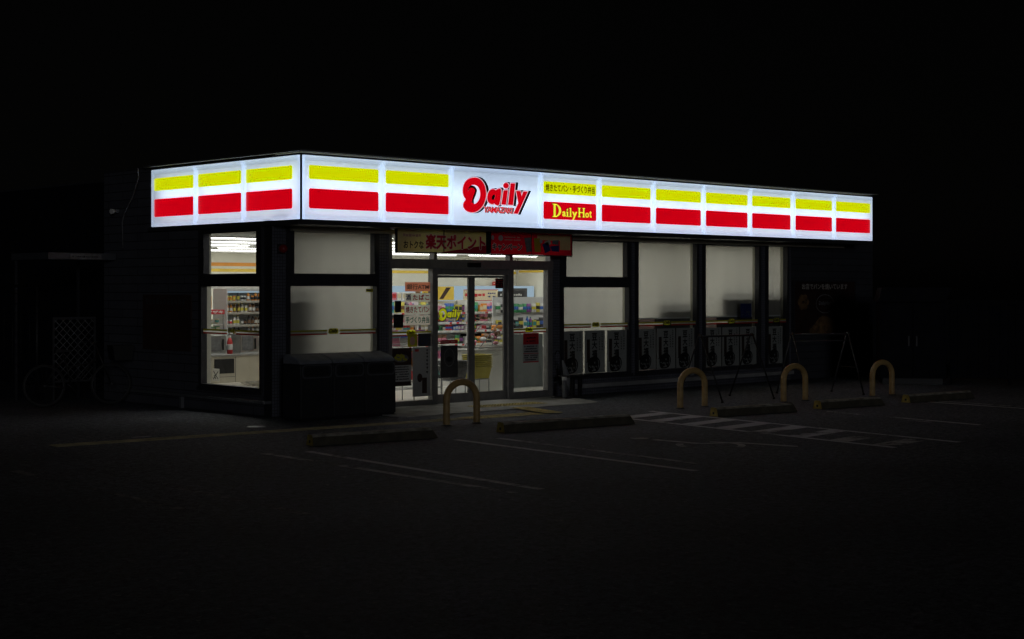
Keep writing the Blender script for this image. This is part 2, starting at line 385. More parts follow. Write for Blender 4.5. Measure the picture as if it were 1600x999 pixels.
# ================================================================ GROUND
g = MB(); g.quad((-160, -160, 0), (200, -160, 0), (200, 200, 0), (-160, 200, 0))
tag(g.build('ground', 'asphalt'), 'dark asphalt ground of the parking lot', 'ground', kind='structure')
g = MB(); g.prism([(1.3, -1.52), (5.42, -1.52), (5.80, -.72), (5.86, -.003), (1.3, -.003)], 'z', .001, .018)
tag(g.build('entrance_pavement', 'slab', bevel=.004), 'pale concrete pavement slab in front of the sliding doors', 'pavement', kind='structure')

# tactile strip: skewed a little to the shop front, as in the place
def tactile(name, label, p0, p1, wid, mt, side=1, dots=False):
    mb = MB(); p0 = Vector(p0); p1 = Vector(p1); d = (p1 - p0); L = d.length; d.normalize(); nrm = Vector((-d.y, d.x)) * side
    def q(a, c): v = p0 + d * a + nrm * c; return v
    z = .006 if not dots else .022
    def slab(a0, a1, c0, c1, z0, z1):
        P = [q(a0, c0), q(a1, c0), q(a1, c1), q(a0, c1)]
        if side < 0: P = P[::-1]
        mb.prism([(v.x, v.y) for v in P], 'z', z0, z1)
    a = 0
    while a < L - .05:
        e = min(a + .296, L)
        slab(a, e, 0, wid, z - .004, z)
        if not dots:
            for k in range(4):
                c = wid * (k + .5) / 4; slab(a + .02, e - .02, c - .017, c + .017, z, z + .005)
        else:
            for i in range(5):
                for k in range(max(4, int(wid / .06))):
                    x = a + (i + .5) * .06; c = wid * (k + .5) / max(4, int(wid / .06))
                    if x < e: slab(x - .014, x + .014, c - .014, c + .014, z, z + .005)
        a += .3
    return tag(mb.build(name, mt), label, 'tactile paving', kind='structure')
tactile('tactile_paving', 'worn yellow strip of guide tiles along the shop front', (-4.3, -1.72), (1.83, -2.34), .26, 'tact_worn', 1)
tactile('tactile_paving', 'yellow guide tiles leading past the entrance', (1.84, -2.34), (3.2, -2.45), .33, 'tact', 1)
tactile('tactile_paving', 'yellow dotted tiles crossing towards the entrance', (3.2, -2.47), (3.56, -1.38), .30, 'tact', -1, True)
tactile('tactile_paving', 'yellow dotted tiles in front of the sliding doors', (3.22, -1.02), (4.62, -1.13), .34, 'tact', 1, True)

def strip(name, p0, p1, wd, mt, z=.004, label=None):
    p0 = Vector(p0); p1 = Vector(p1); d = (p1 - p0).normalized(); n = Vector((-d.y, d.x)) * wd / 2
    mb = MB(); mb.quad((*(p0 - n), z), (*(p1 - n), z), (*(p1 + n), z), (*(p0 + n), z))
    return tag(mb.build(name, mt), label, kind='structure')
L3 = 'faded white parking line'
for p0, p1, mt in (((-2.93, -4.0), (-3.2, -8.4), 'line3'), ((-2.45, -4.2), (-2.85, -8.4), 'line'), ((-.31, -4.37), (-.68, -8.5), 'line'),
                   ((.20, -4.6), (-.15, -8.1), 'line3'), ((-5.12, -3.9), (-5.38, -8.2), 'line4'), ((-5.75, -3.6), (-6.0, -7.6), 'line4'),
                   ((6.40, -5.0), (6.15, -7.2), 'line3'), ((6.66, -5.1), (6.25, -7.9), 'line'), ((9.5, -5.2), (9.3, -7.6), 'line'), ((9.8, -5.2), (9.6, -7.6), 'line3'),
                   ((4.75, -3.2), (3.92, -8.9), 'line2'), ((3.62, -3.2), (2.80, -8.7), 'line2')):
    strip('parking_line', p0, p1, .10, mt, label=L3)
a0, a1 = Vector((4.70, -3.3)), Vector((3.92, -8.6)); b0, b1 = Vector((3.68, -3.3)), Vector((2.86, -8.6))
for k in range(8):
    t = .03 + k * .128; A = a0.lerp(a1, t); A2 = a0.lerp(a1, t + .055); B = b0.lerp(b1, t + .02); B2 = b0.lerp(b1, t + .075)
    mb = MB(); mb.quad((*B2, .005), (*A2, .005), (*A, .005), (*B, .005))
    tag(mb.build('hatch_marking', 'line2' if k < 6 else 'line3'), 'white painted bar of the hatched bay', kind='structure')
# rubbed-out wheelchair symbol of the bay
mb = MB()
def flat_arc(mb, cx, cy, r, a0, a1, wd, z, n=22):
    for k in range(n):
        t0 = R(a0 + (a1 - a0) * k / n); t1 = R(a0 + (a1 - a0) * (k + 1) / n)
        mb.quad((cx + (r - wd) * math.cos(t0), cy + (r - wd) * math.sin(t0), z), (cx + r * math.cos(t0), cy + r * math.sin(t0), z), (cx + r * math.cos(t1), cy + r * math.sin(t1), z), (cx + (r - wd) * math.cos(t1), cy + (r - wd) * math.sin(t1), z))
flat_arc(mb, 1.45, -7.0, .42, 110, 400, .09, .005)
mb.quad((1.40, -6.1, .005), (1.52, -6.1, .005), (1.55, -6.8, .005), (1.43, -6.8, .005)); mb.quad((1.5, -6.75, .005), (1.95, -7.0, .005), (1.92, -7.1, .005), (1.47, -6.85, .005))
mb.quad((1.86, -7.05, .005), (1.96, -7.0, .005), (2.12, -7.8, .005), (2.02, -7.85, .005)); flat_arc(mb, 1.47, -5.85, .12, 0, 360, .12, .005)
tag(mb.build('wheelchair_marking', 'line3'), 'worn white wheelchair symbol painted on the asphalt', kind='structure')

# ================================================================ BUILDING
B = thing('convenience_store', 'low flat-roofed dark tiled convenience store, its windows lit from within', 'building')
def holes_wall(name, axis, u0, u1, z0, z1, t, holes, mats, sgn=1):
    """wall in the plane axis=0 going inward by t; outer face material 0, inner and reveals material 1"""
    us = sorted({u0, u1, *[h[0] for h in holes], *[h[1] for h in holes]}); zs = sorted({z0, z1, *[h[2] for h in holes], *[h[3] for h in holes]})
    def inh(i, j):
        if i < 0 or j < 0 or i >= len(us) - 1 or j >= len(zs) - 1: return True
        a = (us[i] + us[i + 1]) / 2; c = (zs[j] + zs[j + 1]) / 2
        return any(h[0] < a < h[1] and h[2] < c < h[3] for h in holes)
    mb = MB(); P = (lambda u, d, z: (u, d, z)) if axis == 'y' else (lambda u, d, z: (d, u, z))
    for i in range(len(us) - 1):
        for j in range(len(zs) - 1):
            if inh(i, j): continue
            a, b_, c, d = us[i], us[i + 1], zs[j], zs[j + 1]
            mb.m(0).quad(P(a, 0, c), P(b_, 0, c), P(b_, 0, d), P(a, 0, d)); mb.m(1).quad(P(a, t, c), P(a, t, d), P(b_, t, d), P(b_, t, c))
            for cond, edge, q in ((inh(i - 1, j), i == 0, (P(a, 0, c), P(a, 0, d), P(a, t, d), P(a, t, c))), (inh(i + 1, j), i == len(us) - 2, (P(b_, 0, c), P(b_, t, c), P(b_, t, d), P(b_, 0, d))),
                            (inh(i, j - 1), False, (P(a, 0, c), P(a, t, c), P(b_, t, c), P(b_, 0, c))), (inh(i, j + 1), False, (P(a, 0, d), P(b_, 0, d), P(b_, t, d), P(a, t, d)))):
                if cond: mb.m(0 if edge else 1).quad(*q)
    bmesh.ops.remove_doubles(mb.bm, verts=mb.bm.verts, dist=1e-5); bmesh.ops.recalc_face_normals(mb.bm, faces=mb.bm.faces)
    return mb.build(name, mats, B)
TOP = 3.83
WIN = dict(w2=[(.25, 2.00, .33, 2.82)], door=[(2.2, 5.86, 0, 2.87)], w3=[(6.07, 7.92, .31, 2.80)], w4=[(8.05, 9.88, .31, 2.80)], w5=[(10.01, 11.85, .31, 2.80)], w6=[(12.02, 12.80, .31, 2.80)])
H = [h[0] for h in WIN.values()]
holes_wall('front_wall', 'y', 0, 12.9, 0, 2.90, .2, [h for h in H], ['tile', 'cream'])
mb = MB(); mb.box(.32, 12.9, .03, .2, 2.905, TOP); mb.build('parapet_wall', 'dgrey', B)
mb = MB(); mb.box(12.9, 15.95, .002, .2, 0, TOP); mb.build('siding_wall', 'siding', B)
holes_wall('side_wall', 'x', .2, 3.38, 0, 2.85, .2, [(.22, 1.92, .34, 2.82)], ['siding_side', 'cream'])
mb = MB(); mb.box(0, .2, 3.3805, 4.8995, 0, TOP); mb.build('side_wall', 'siding_side', B)
mb = MB(); mb.box(0.001, .2, .003, .199, 0, 2.85); mb.build('corner_pillar', 'tile_side', B)
mb = MB(); mb.box(.2, 1.2, 4.9, 5.1, 0, TOP); mb.box(1.0, 1.2, 5.1, 11.2, 0, TOP); mb.box(1.2, 15.95, 11.0, 11.2, 0, TOP); mb.box(15.75, 15.95, .2, 11.0, 0, TOP)
mb.build('rear_wall', 'shed', B)
mb = MB(); mb.prism([(0.0, 0.0), (15.95, 0), (15.95, 11.2), (1.0, 11.2), (1.0, 4.9), (0, 4.9)], 'z', TOP, TOP + .04); mb.build('roof', 'dgrey', B)
# lining of the rooms, floor, ceiling, colour bands
mb = MB(); mb.box(1.21, 15.74, 10.98, 10.998, .03, 2.74); mb.box(15.73, 15.748, .21, 10.97, .03, 2.74); mb.box(1.202, 1.22, 5.12, 10.97, .03, 2.74); mb.box(.21, 1.2, 4.88, 4.898, .03, 2.74)
mb.build('interior_wall', 'cream', B)
mb = MB(); mb.box(.205, 15.745, .205, 4.88, .0, .02); mb.box(1.205, 15.745, 4.88, 10.995, .0, .02); mb.build('shop_floor', 'vinyl', B)
mb = MB(); mb.box(.205, 15.745, .205, 4.88, 2.74, 2.80); mb.box(1.205, 15.745, 4.88, 10.995, 2.74, 2.80); mb.build('ceiling', 'ceil', B)
mb = MB().m(0); mb.box(1.25, 15.7, 10.974, 10.979, 2.39, 2.47); mb.box(.25, 1.19, 4.874, 4.879, 2.39, 2.47); mb.m(1); mb.box(1.25, 15.7, 10.974, 10.979, 2.26, 2.33); mb.box(15.724, 15.729, .3, 10.9, 2.30, 2.36)
mb.box(.25, 1.19, 4.874, 4.879, 2.26, 2.33); mb.m(2); mb.box(15.724, 15.729, .3, 10.9, 2.42, 2.44)
mb.build('wall_stripe', ['orange', 'amber', 'red'], B)
# ledge and coping
mb = MB(); mb.box(6.05, 12.85, -.12, -.003, .125, .20, .01); mb.build('base_ledge', 'coping', B)
mb = MB(); mb.box(-.14, -.003, -.0, 4.0, .19, .235, .01); mb.build('base_ledge', 'metal', B)
mb = MB(); mb.box(-.11, -.05, 2.30, 2.36, .001, .188); mb.build('ledge_post', 'metal', B)
mb = MB()
mb.box(-.12, 14.84, -.85, .3, 3.848, 3.873); mb.box(-.12, .3, .3005, 3.42, 3.848, 3.873)
mb.build('roof_coping', 'alu_grey', B)
mb = MB(); mb.box(-.05, 14.85, -.72, -.003, 2.81, 2.86); mb.box(-.05, -.003, -.003, 3.4, 2.81, 2.86); mb.build('soffit', 'dgrey', B)
mb = MB(); mb.box(.3, 14.7, -.10, -.01, 2.74, 2.805); mb.build('window_head_trim', 'beige', B)

STRIPE_Y = 1.23
def daily_small(mb, x0, x1, z0, z1, y, side=None, bold=.03): text_into(mb, 'Daily', x0, x1, z0, z1, y, bold, .25, .95, side)
def window(h, panes, axis='y', stripe=None, dec=None):
    """one framed window; panes (u0,u1,z0,z1) are the clear openings in its frame"""
    u0, u1, z0, z1 = h; mb = MB()
    P = (lambda a, b_, c, d, e, f: mb.box(a, b_, c, d, e, f)) if axis == 'y' else (lambda a, b_, c, d, e, f: mb.box(c, d, a, b_, e, f))
    pu0 = min(p[0] for p in panes); pu1 = max(p[1] for p in panes); pz0 = min(p[2] for p in panes); pz1 = max(p[3] for p in panes)
    y0, y1 = -.035, .075
    P(u0 + .002, min(p[0] for p in panes), y0, y1, z0 + .002, z1 - .002); P(pu1, u1 - .002, y0, y1, z0 + .002, z1 - .002)
    P(pu0, pu1, y0, y1, z0 + .002, pz0); P(pu0, pu1, y0, y1, pz1, z1 - .002)
    ps = sorted(panes, key=lambda p: p[2])
    if len(ps) == 2:
        P(pu0, pu1, y0, y1, ps[0][3], ps[1][2])
        for p in ps:
            if p[0] > pu0 + .001: P(pu0, p[0], y0, y1, p[2], p[3])
            if p[1] < pu1 - .001: P(p[1], pu1, y0, y1, p[2], p[3])
    P(u0 - .02, u1 + .02, -.055, -.036, z0 - .03, z0 + .03)
    fr = mb.build('window', 'alu', B)
    for p in panes:
        mb = MB()
        if axis == 'y': mb.box(p[0], p[1], .012, .018, p[2], p[3])
        else: mb.box(.012, .018, p[0], p[1], p[2], p[3])
        mb.build('glass', 'glass', fr)
    if stripe:
        a, b_ = stripe; mb = MB(); c = (a + b_) / 2; z = STRIPE_Y
        Q = (lambda x0, x1, e, f: mb.box(x0, x1, .0035, .0045, e, f)) if axis == 'y' else (lambda x0, x1, e, f: mb.box(.0035, .0045, x0, x1, e, f))
        hw = .12 if dec else 0
        for x0, x1 in ((a, c - hw), (c + hw, b_)):
            mb.m(0); Q(x0, x1, z + .004, z + .03); mb.m(1); Q(x0, x1, z - .045, z - .022); mb.m(2); Q(x0, x1, z - .02, z + .002)
        mb.build('stripe_decal', ['yel_dull', 'red_dec', 'paper_w'], fr)
        if dec:
            mb = MB()
            if axis == 'y':
                mb.m(0); outline_into(mb, [round_rect(c - .095, c + .095, z - .035, z + .05, .03)], .003); mb.m(1); daily_small(mb, c - .085, c + .085, z - .03, z + .045, .0015)
                mb.build('decal_lettering', ['yel_dull', 'ink'], fr)
            else:
                mb.m(0); text_into(mb, 'Daily', -c - .10, -c + .10, z - .035, z + .05, 0, .05, .25, .95, side=.003); mb.build('decal_lettering', ['yel_dull'], fr)
    return fr
window(H[0], [(.309, 1.95, .37, 1.92), (.379, 1.90, 2.109, 2.745)], stripe=(.31, 1.95), dec=True)
window(H[2], [(6.14, 7.85, .372, 1.90), (6.20, 7.80, 2.09, 2.72)], stripe=(6.14, 7.85), dec=True)
window(H[3], [(8.118, 9.808, .367, 2.74)], stripe=(8.118, 9.808), dec=True)
window(H[4], [(10.08, 11.775, .355, 2.72)], stripe=(10.08, 11.775), dec=True)
window(H[5], [(12.094, 12.73, .347, 2.735)], stripe=(12.094, 12.73), dec=True)
window((.22, 1.92, .34, 2.82), [(.277, 1.845, .409, 1.915), (.359, 1.773, 2.109, 2.73)], axis='x', stripe=(.277, 1.845), dec=True)

# ---- entrance: fixed frame, transom panes, side lights, two sliding doors
mb = MB()
for x0, x1 in ((2.202, 2.262), (3.105, 3.215), (4.80, 4.92), (5.745, 5.858)): mb.box(x0, x1, -.03, .09, .0, 2.20)
mb.box(2.202, 5.858, -.05, .10, 2.20, 2.355)
for x0, x1 in ((2.202, 2.262), (3.13, 3.20), (4.83, 4.90), (5.80, 5.858)): mb.box(x0, x1, -.03, .09, 2.355, 2.80)
mb.box(2.202, 5.858, -.03, .09, 2.80, 2.868); mb.box(3.215, 4.80, -.02, .09, 2.105, 2.2)
mb.box(2.262, 3.105, -.02, .08, .0, .10); mb.box(4.92, 5.745, -.02, .08, .0, .13)
ent = mb.build('entrance_frame', 'alu_dark', B, bevel=.004)
for p in ((2.262, 3.13, 2.355, 2.80), (3.20, 4.83, 2.355, 2.80), (4.90, 5.80, 2.355, 2.80), (2.262, 3.105, .10, 2.20), (4.92, 5.745, .13, 2.20)):
    mb = MB(); mb.box(p[0], p[1], .022, .028, p[2], p[3]); mb.build('glass', 'glass', ent)
mb = MB(); mb.box(3.83, 4.12, -.085, -.052, 2.235, 2.31, .008); mb.build('door_sensor', 'black', ent)
for a, b_ in ((2.262, 3.105), (4.92, 5.745)):
    mb = MB(); z = 1.17; mb.m(0).box(a, b_, .0185, .0195, z + .004, z + .032); mb.m(1).box(a, b_, .0185, .0195, z - .045, z - .022); mb.m(2).box(a, b_, .0185, .0195, z - .02, z + .002)
    mb.build('stripe_decal', ['yel_dull', 'red_dec', 'paper_w'], ent)
    c = (a + b_) / 2; mb = MB(); mb.m(0); outline_into(mb, [round_rect(c - .095, c + .095, z - .035, z + .05, .03)], .018); mb.m(1); daily_small(mb, c - .085, c + .085, z - .03, z + .045, .0165)
    mb.build('decal_lettering', ['yellow_dec', 'ink'], ent)
for x0, x1, st in ((3.217, 4.015, 1), (4.02, 4.798, 0)):
    mb = MB(); y0, y1 = (.036, .07) if st else (.036, .07)
    mb.box(x0, x0 + (.05 if st else .065), y0, y1, .02, 2.10); mb.box(x1 - (.075 if st else .05), x1, y0, y1, .02, 2.10); a, b_ = x0 + (.05 if st else .065), x1 - (.075 if st else .05)
    mb.box(a, b_, y0, y1, .02, .17); mb.box(a, b_, y0, y1, 2.06, 2.10)
    d = mb.build('sliding_door', 'alu_dark', B, bevel=.003)
    mb = MB(); mb.box(a, b_, .050, .056, .17, 2.06); mb.build('glass', 'glass', d)
    mb = MB()
    if st: mb.box(3.755, 3.895, .030, .035, 1.098, 1.145, .004)
    else: mb.box(4.085, 4.225, .030, .035, 1.092, 1.138, .004)
    mb.build('push_plate', 'black', d)

# ================================================================ BLINDS (behind the glass)
def blind(x0, x1, z0, z1, label, y=.19):
    t = thing('roller_blind', label, 'blind', ((x0 + x1) / 2, y, z1), group='roller blinds behind the front windows'); w_ = (x1 - x0) / 2
    mb = MB()
    n = 24; P = [(-w_ + 2 * w_ * i / n, .004 * math.sin(i * 1.3)) for i in range(n + 1)]
    for (a, ya), (b2, yb) in zip(P, P[1:]):
        mb._f([mb.bm.verts.new(q) for q in ((a, ya, z0 - z1), (b2, yb, z0 - z1), (b2, yb, -.03), (a, ya, -.03))], True)
    bmesh.ops.remove_doubles(mb.bm, verts=mb.bm.verts, dist=1e-5)
    f = mb.build('blind_fabric', 'blind', t)
    mb = MB(); mb.box(-w_, w_, -.012, .012, z0 - z1 - .022, z0 - z1 + .002, .004); mb.build('bottom_rail', 'whitish', t)
    mb = MB(); mb.tube([(-w_, 0, -.02), (w_, 0, -.02)], .022, 10); mb.build('roller', 'white', t)
    return t
blind(.30, 2.05, .36, 2.77, 'drawn beige roller blind in the window above the black bins')
blind(6.10, 7.97, .36, 2.76, 'drawn pale roller blind in the two-part window right of the entrance')
blind(8.07, 10.0, 1.33, 2.77, 'half drawn roller blind with dark shadow at its lower right corner')
blind(10.03, 12.0, 1.335, 2.75, 'half drawn roller blind above the dark square notice')
blind(12.05, 12.95, 1.33, 2.77, 'half drawn roller blind in the narrow rightmost window')

# ================================================================ POSTERS
def poster_proto():
    t = thing('poster', '', 'poster', group='rice cake posters along the front windows')
    mb = MB(); mb.box(0, .53, 0, .0015, 0, .755); mb.build('sheet', 'paper', t)
    mb = MB(); mb.m(0)
    for ch, z0 in (('豆', .575), ('大', .425), ('福', .275)):
        text_into(mb, ch, .185, .325, z0, z0 + .135, -.002, .035)
    scribble(mb, .36, .41, .40, .63, -.002, 1, .95, True, 3); scribble(mb, .43, .485, .38, .725, -.002, 1, .95, True, 4)
    mb.m(1); mb.box(.055, .135, -.0008, -.0002, .20, .60); mb.m(0); scribble(mb, .065, .125, .21, .59, -.003, 1, .9, True, 5); scribble(mb, .04, .20, .17, .22, -.002, 1, .9, False, 6)
    mb.build('brush_lettering', ['ink', 'ink_brown'], t)
    mb = MB(); mb.m(0); outline_into(mb, [smooth_loop([(.07, .11), (.08, .20), (.14, .265), (.24, .29), (.34, .265), (.395, .19), (.385, .10), (.33, .03), (.22, .005), (.11, .02)], 4)], -.0035)
    mb.m(1); outline_into(mb, [smooth_loop([(.33, .24), (.372, .185), (.365, .11), (.33, .06), (.345, .12), (.35, .18)], 3)], -.0042)
    rr = random.Random(5)
    for k in range(26):
        a = rr.uniform(0, 6.28); q = rr.random() ** .5; cx = .20 + .10 * q * math.cos(a); cz = .115 + .085 * q * math.sin(a)
        mb.m(1 if rr.random() < .6 else 0); mb.disc(cx, cz, rr.uniform(.012, .026), rr.uniform(.010, .022), -.0045 - k * .00005, 9)
    mb.build('bowl_picture', ['ink', 'bowl_grey'], t)
    return t
pp = None
wn = [('in the two-part window with drawn blinds', (6.155, 6.735, 7.315), .375), ('in the tall window nearer the entrance', (8.14, 8.70, 9.265), .375),
      ('in the tall window behind the black folding barrier', (10.10, 10.665, 11.235), .362), ('in the narrow rightmost window', (12.115,), .355)]
for where, xs, z in wn:
    for i, x in enumerate(xs):
        if pp is None: t = pp = poster_proto()
        else: t = copy_tree(pp)
        t.location = (x, .026, z); t.rotation_euler.y = R(rnd.uniform(-.7, .7))
        t['label'] = (('' if len(xs) == 1 else ('left', 'middle', 'right')[i] + ' ') + 'grey rice cake poster ' + where)
        t['category'] = 'poster'; t['group'] = 'rice cake posters along the front windows'

def notice(name, label, x0, x1, z0, z1, y=.0145, face='paper_w', cat='notice', th=.002, group=None):
    t = thing(name, label, cat, (x0, y, z0), group=group); mb = MB(); mb.box(0, x1 - x0, 0, th, 0, z1 - z0); mb.build('sheet', face, t); return t, x1 - x0, z1 - z0
def word(t, body, x0, x1, z0, z1, mt, name='lettering', y=-.002, bold=.02, shear=0., sp=1.):
    mb = MB(); text_into(mb, body, x0, x1, z0, z1, y, bold, shear, sp); return mb.build(name, mt, t)
# left side light
t, w_, h_ = notice('notice', 'salmon bank machine notice, topmost on the left glass pane', 2.56, 3.085, 1.838, 1.985, face='salmon'); word(t, '銀行ATM', .035, w_ - .03, .03, h_ - .03, 'ink_grey')
t, w_, h_ = notice('notice', 'pale notice for liquor and tobacco with red letters', 2.55, 3.085, 1.672, 1.808)
word(t, '酒', .02, .13, .02, h_ - .015, 'navy', bold=.03); word(t, 'たばこ', .17, w_ - .02, .025, h_ - .02, 'red', bold=.035, sp=1.2)
t, w_, h_ = notice('notice', 'pale notice for fresh baked bread with dark red letters', 2.55, 3.085, 1.47, 1.62); word(t, '焼きたてパン', .02, w_ - .02, .025, h_ - .02, 'red', bold=.03)
t, w_, h_ = notice('notice', 'pale lunch box notice with green letters', 2.55, 3.085, 1.30, 1.455); word(t, '手づくり弁当', .02, w_ - .02, .03, h_ - .02, 'green', bold=.03)
t, w_, h_ = notice('sticker', 'upper black square sticker at the left edge of the entrance glass', 2.35, 2.48, 1.51, 1.69, face='black', cat='sticker'); 
t, w_, h_ = notice('sticker', 'lower black square sticker at the left edge of the entrance glass', 2.325, 2.52, 1.262, 1.476, face='black', cat='sticker')
mb = MB(); scribble(mb, .03, w_ - .03, .03, h_ - .03, -.002, 3, .6, seed=11); mb.build('small_print', 'dgrey', t)
t, w_, h_ = notice('poster', 'small olive green poster below the stripe of the left pane', 2.612, 2.812, .955, 1.165, face='yel_dull', cat='poster')
mb = MB(); mb.disc(w_ * .5, h_ * .45, .055, .07, -.001, 16); mb.build('picture', 'pink', t)
t, w_, h_ = notice('poster', 'small dark blue poster beside the olive one on the left pane', 2.83, 3.10, .955, 1.165, face='dgrey', cat='poster')
mb = MB(); scribble(mb, .03, w_ - .03, .03, h_ - .03, -.001, 4, .5, seed=12); mb.build('small_print', 'navy', t)
t, w_, h_ = notice('poster', 'dark food poster with yellow green dish at lower left of the entrance', 2.27, 2.69, .34, .945, face='paper', cat='poster')
mb = MB(); mb.m(0); mb.box(0, w_, -.001, -.0003, .33, h_); mb.box(0, w_, -.001, -.0003, 0, .07); mb.m(2); mb.disc(w_ * .5, .44, .15, .065, -.0016, 20)
rr = random.Random(9); mb.m(1)
for k in range(18): mb.disc(w_ * .5 + rr.uniform(-.12, .12), .45 + rr.uniform(-.04, .05), .028, .02, -.002 - k * .00005, 7)
mb.build('food_picture', ['board', 'yel_dull', 'ink_grey'], t)
mb = MB(); scribble(mb, .03, w_ - .03, h_ - .075, h_ - .015, -.002, 1, .9, seed=2); mb.build('headline', 'ink_brown', t)
mb = MB(); scribble(mb, .04, w_ - .05, .09, .32, -.002, 6, .85, seed=13); mb.build('small_print', 'ink', t)
t, w_, h_ = notice('poster', 'tall pale poster with brush writing and noodle picture', 2.715, 3.09, .155, .945, face='paper', cat='poster')
mb = MB(); mb.m(0); scribble(mb, .27, .345, .33, .75, -.001, 1, .95, True, 21); mb.build('brush_lettering', ['ink'], t)
mb = MB(); mb.m(0); mb.disc(.15, .30, .055, .07, -.001, 14); mb.box(.20, .30, -.0012, -.0004, .05, .30); mb.m(1); mb.box(.05, .13, -.0012, -.0004, .72, .76); mb.build('picture', ['ink_brown', 'red'], t)
# sliding doors
t = thing('door_lettering', 'yellow shop name lettering stuck on the left sliding door', 'lettering', (3.28, .044, 1.34))
LOG = {}
LG_D = [(3.136, 3.422), (3.146, 3.493), (3.18, 3.56), (3.242, 3.611), (3.317, 3.638), (3.414, 3.65), (3.497, 3.634), (3.567, 3.589), (3.616, 3.525), (3.64, 3.445), (3.644, 3.373), (3.626, 3.306), (3.595, 3.238), (3.539, 3.173), (3.469, 3.124), (3.386, 3.096), (3.296, 3.092), (3.214, 3.113), (3.166, 3.151), (3.144, 3.191), (3.158, 3.242), (3.2, 3.294), (3.164, 3.333), (3.142, 3.382)]
LG_Dh = [(3.248, 3.427), (3.265, 3.484), (3.317, 3.519), (3.386, 3.531), (3.455, 3.51), (3.497, 3.459), (3.512, 3.388), (3.494, 3.316), (3.448, 3.258), (3.393, 3.231), (3.345, 3.244), (3.334, 3.279), (3.358, 3.341), (3.4, 3.434), (3.379, 3.469), (3.331, 3.486), (3.283, 3.469)]
LG_Ds = [(3.248, 3.427), (3.265, 3.484), (3.317, 3.519), (3.393, 3.507), (3.435, 3.466), (3.442, 3.436), (3.414, 3.363), (3.375, 3.291), (3.379, 3.235), (3.345, 3.244), (3.334, 3.279), (3.358, 3.341), (3.4, 3.434), (3.379, 3.469), (3.331, 3.486), (3.283, 3.469)]
LG_a = [(3.665, 3.343), (3.686, 3.421), (3.742, 3.472), (3.813, 3.485), (3.856, 3.466), (3.877, 3.481), (3.977, 3.482), (3.934, 3.241), (3.837, 3.237), (3.827, 3.255), (3.785, 3.237), (3.721, 3.248), (3.676, 3.287)]
LG_ah = [(3.766, 3.327), (3.775, 3.368), (3.806, 3.392), (3.837, 3.384), (3.834, 3.35), (3.809, 3.316), (3.778, 3.312)]
LG_i = [(4.027, 3.472), (4.128, 3.482), (4.084, 3.242), (3.977, 3.243)]
LG_l = [(4.186, 3.593), (4.294, 3.599), (4.244, 3.242), (4.128, 3.242)]
LG_y = [(4.309, 3.479), (4.417, 3.479), (4.438, 3.398), (4.477, 3.476), (4.581, 3.476), (4.353, 3.104), (4.251, 3.105), (4.363, 3.278)]
LG_dot = [(4.148, 3.555), (4.143, 3.538), (4.129, 3.522), (4.109, 3.511), (4.084, 3.507), (4.06, 3.509), (4.04, 3.518), (4.026, 3.532), (4.021, 3.549), (4.026, 3.567), (4.04, 3.582), (4.06, 3.593), (4.084, 3.598), (4.109, 3.596), (4.129, 3.587), (4.143, 3.573)]
LD, LDh, La, Lah = (smooth_loop(q, 3) for q in (LG_D, LG_Dh, LG_a, LG_ah))
GLYPHS = [[LD, LDh], [La, Lah], [LG_i], [LG_dot], [LG_l], [LG_y]]
def logo_into(mb, which, ox, oz, k, kx, y):
    """the shop's name as drawn on the sign, scaled and moved; which = shadow, outline or fill"""
    for gl in GLYPHS:
        loops = [[(ox + (p[0] - 3.136) * k * kx, oz + (p[1] - 3.092) * k) for p in L] for L in gl]
        if which == 'fill': outline_into(mb, loops, y)
        elif which == 'outline': outline_into(mb, [loops[0]], y, .012 * k)
        else:
            for s_ in (.015, .035, .055): outline_into(mb, [loops[0]], y - .0001 * s_, .016 * k, s_ * k, .002)
def solid_logo(mb, ox, oz, k, kx, y, off):
    for gl in GLYPHS:
        outline_into(mb, [[(ox + (p[0] - 3.136) * k * kx, oz + (p[1] - 3.092) * k) for p in L] for L in (gl if off <= 0 else gl[:1])], y, off)
mb = MB()
def offs(L, d):
    n = len(L); out = []; ar = sum(L[i][0] * L[(i + 1) % n][1] - L[(i + 1) % n][0] * L[i][1] for i in range(n)); sg = 1 if ar > 0 else -1
    for i in range(n):
        a = Vector(L[i - 1]); b_ = Vector(L[i]); c = Vector(L[(i + 1) % n]); t1 = (b_ - a).normalized(); t2 = (c - b_).normalized(); nn = Vector((t1.y + t2.y, -t1.x - t2.x)) * sg
        nn = nn.normalized() if nn.length > 1e-6 else Vector((0, 0)); out.append(tuple(b_ + nn * d))
    return out
for gl in GLYPHS:
    L = [(.02 + (p[0] - 3.136) * .36 * .92, .02 + (p[1] - 3.092) * .36) for p in gl[0]]; outline_into(mb, [offs(L, .012), L], .0)
mb.build('lettering_outline', 'ink', t)
mb = MB(); solid_logo(mb, .02, .02, .36, .92, -.002, .0); mb.build('lettering_face', 'yellow_dec', t)
t, w_, h_ = notice('poster', 'dark poster with a round emblem on the left sliding door', 3.335, 3.71, .43, .955, y=.044, face='dgrey', cat='poster')
mb = MB(); outline_into(mb, [[(w_ / 2 + .115 * math.cos(k / 4), .33 + .15 * math.sin(k / 4)) for k in range(25)], [(w_ / 2 + .105 * math.cos(k / 4), .33 + .138 * math.sin(k / 4)) for k in range(25)]], -.001)
mb.build('emblem_ring', 'ink_grey', t); mb = MB(); mb.disc(w_ / 2, .30, .07, .045, -.001, 12); mb.build('emblem', 'ink', t)
t, w_, h_ = notice('notice', 'narrow red strip notice above the dark emblem poster', 3.33, 3.71, .985, 1.045, y=.044, face='red'); mb = MB(); scribble(mb, .02, w_ - .02, .01, h_ - .01, -.001, 1, .95, seed=31); mb.build('small_print', 'pink', t)
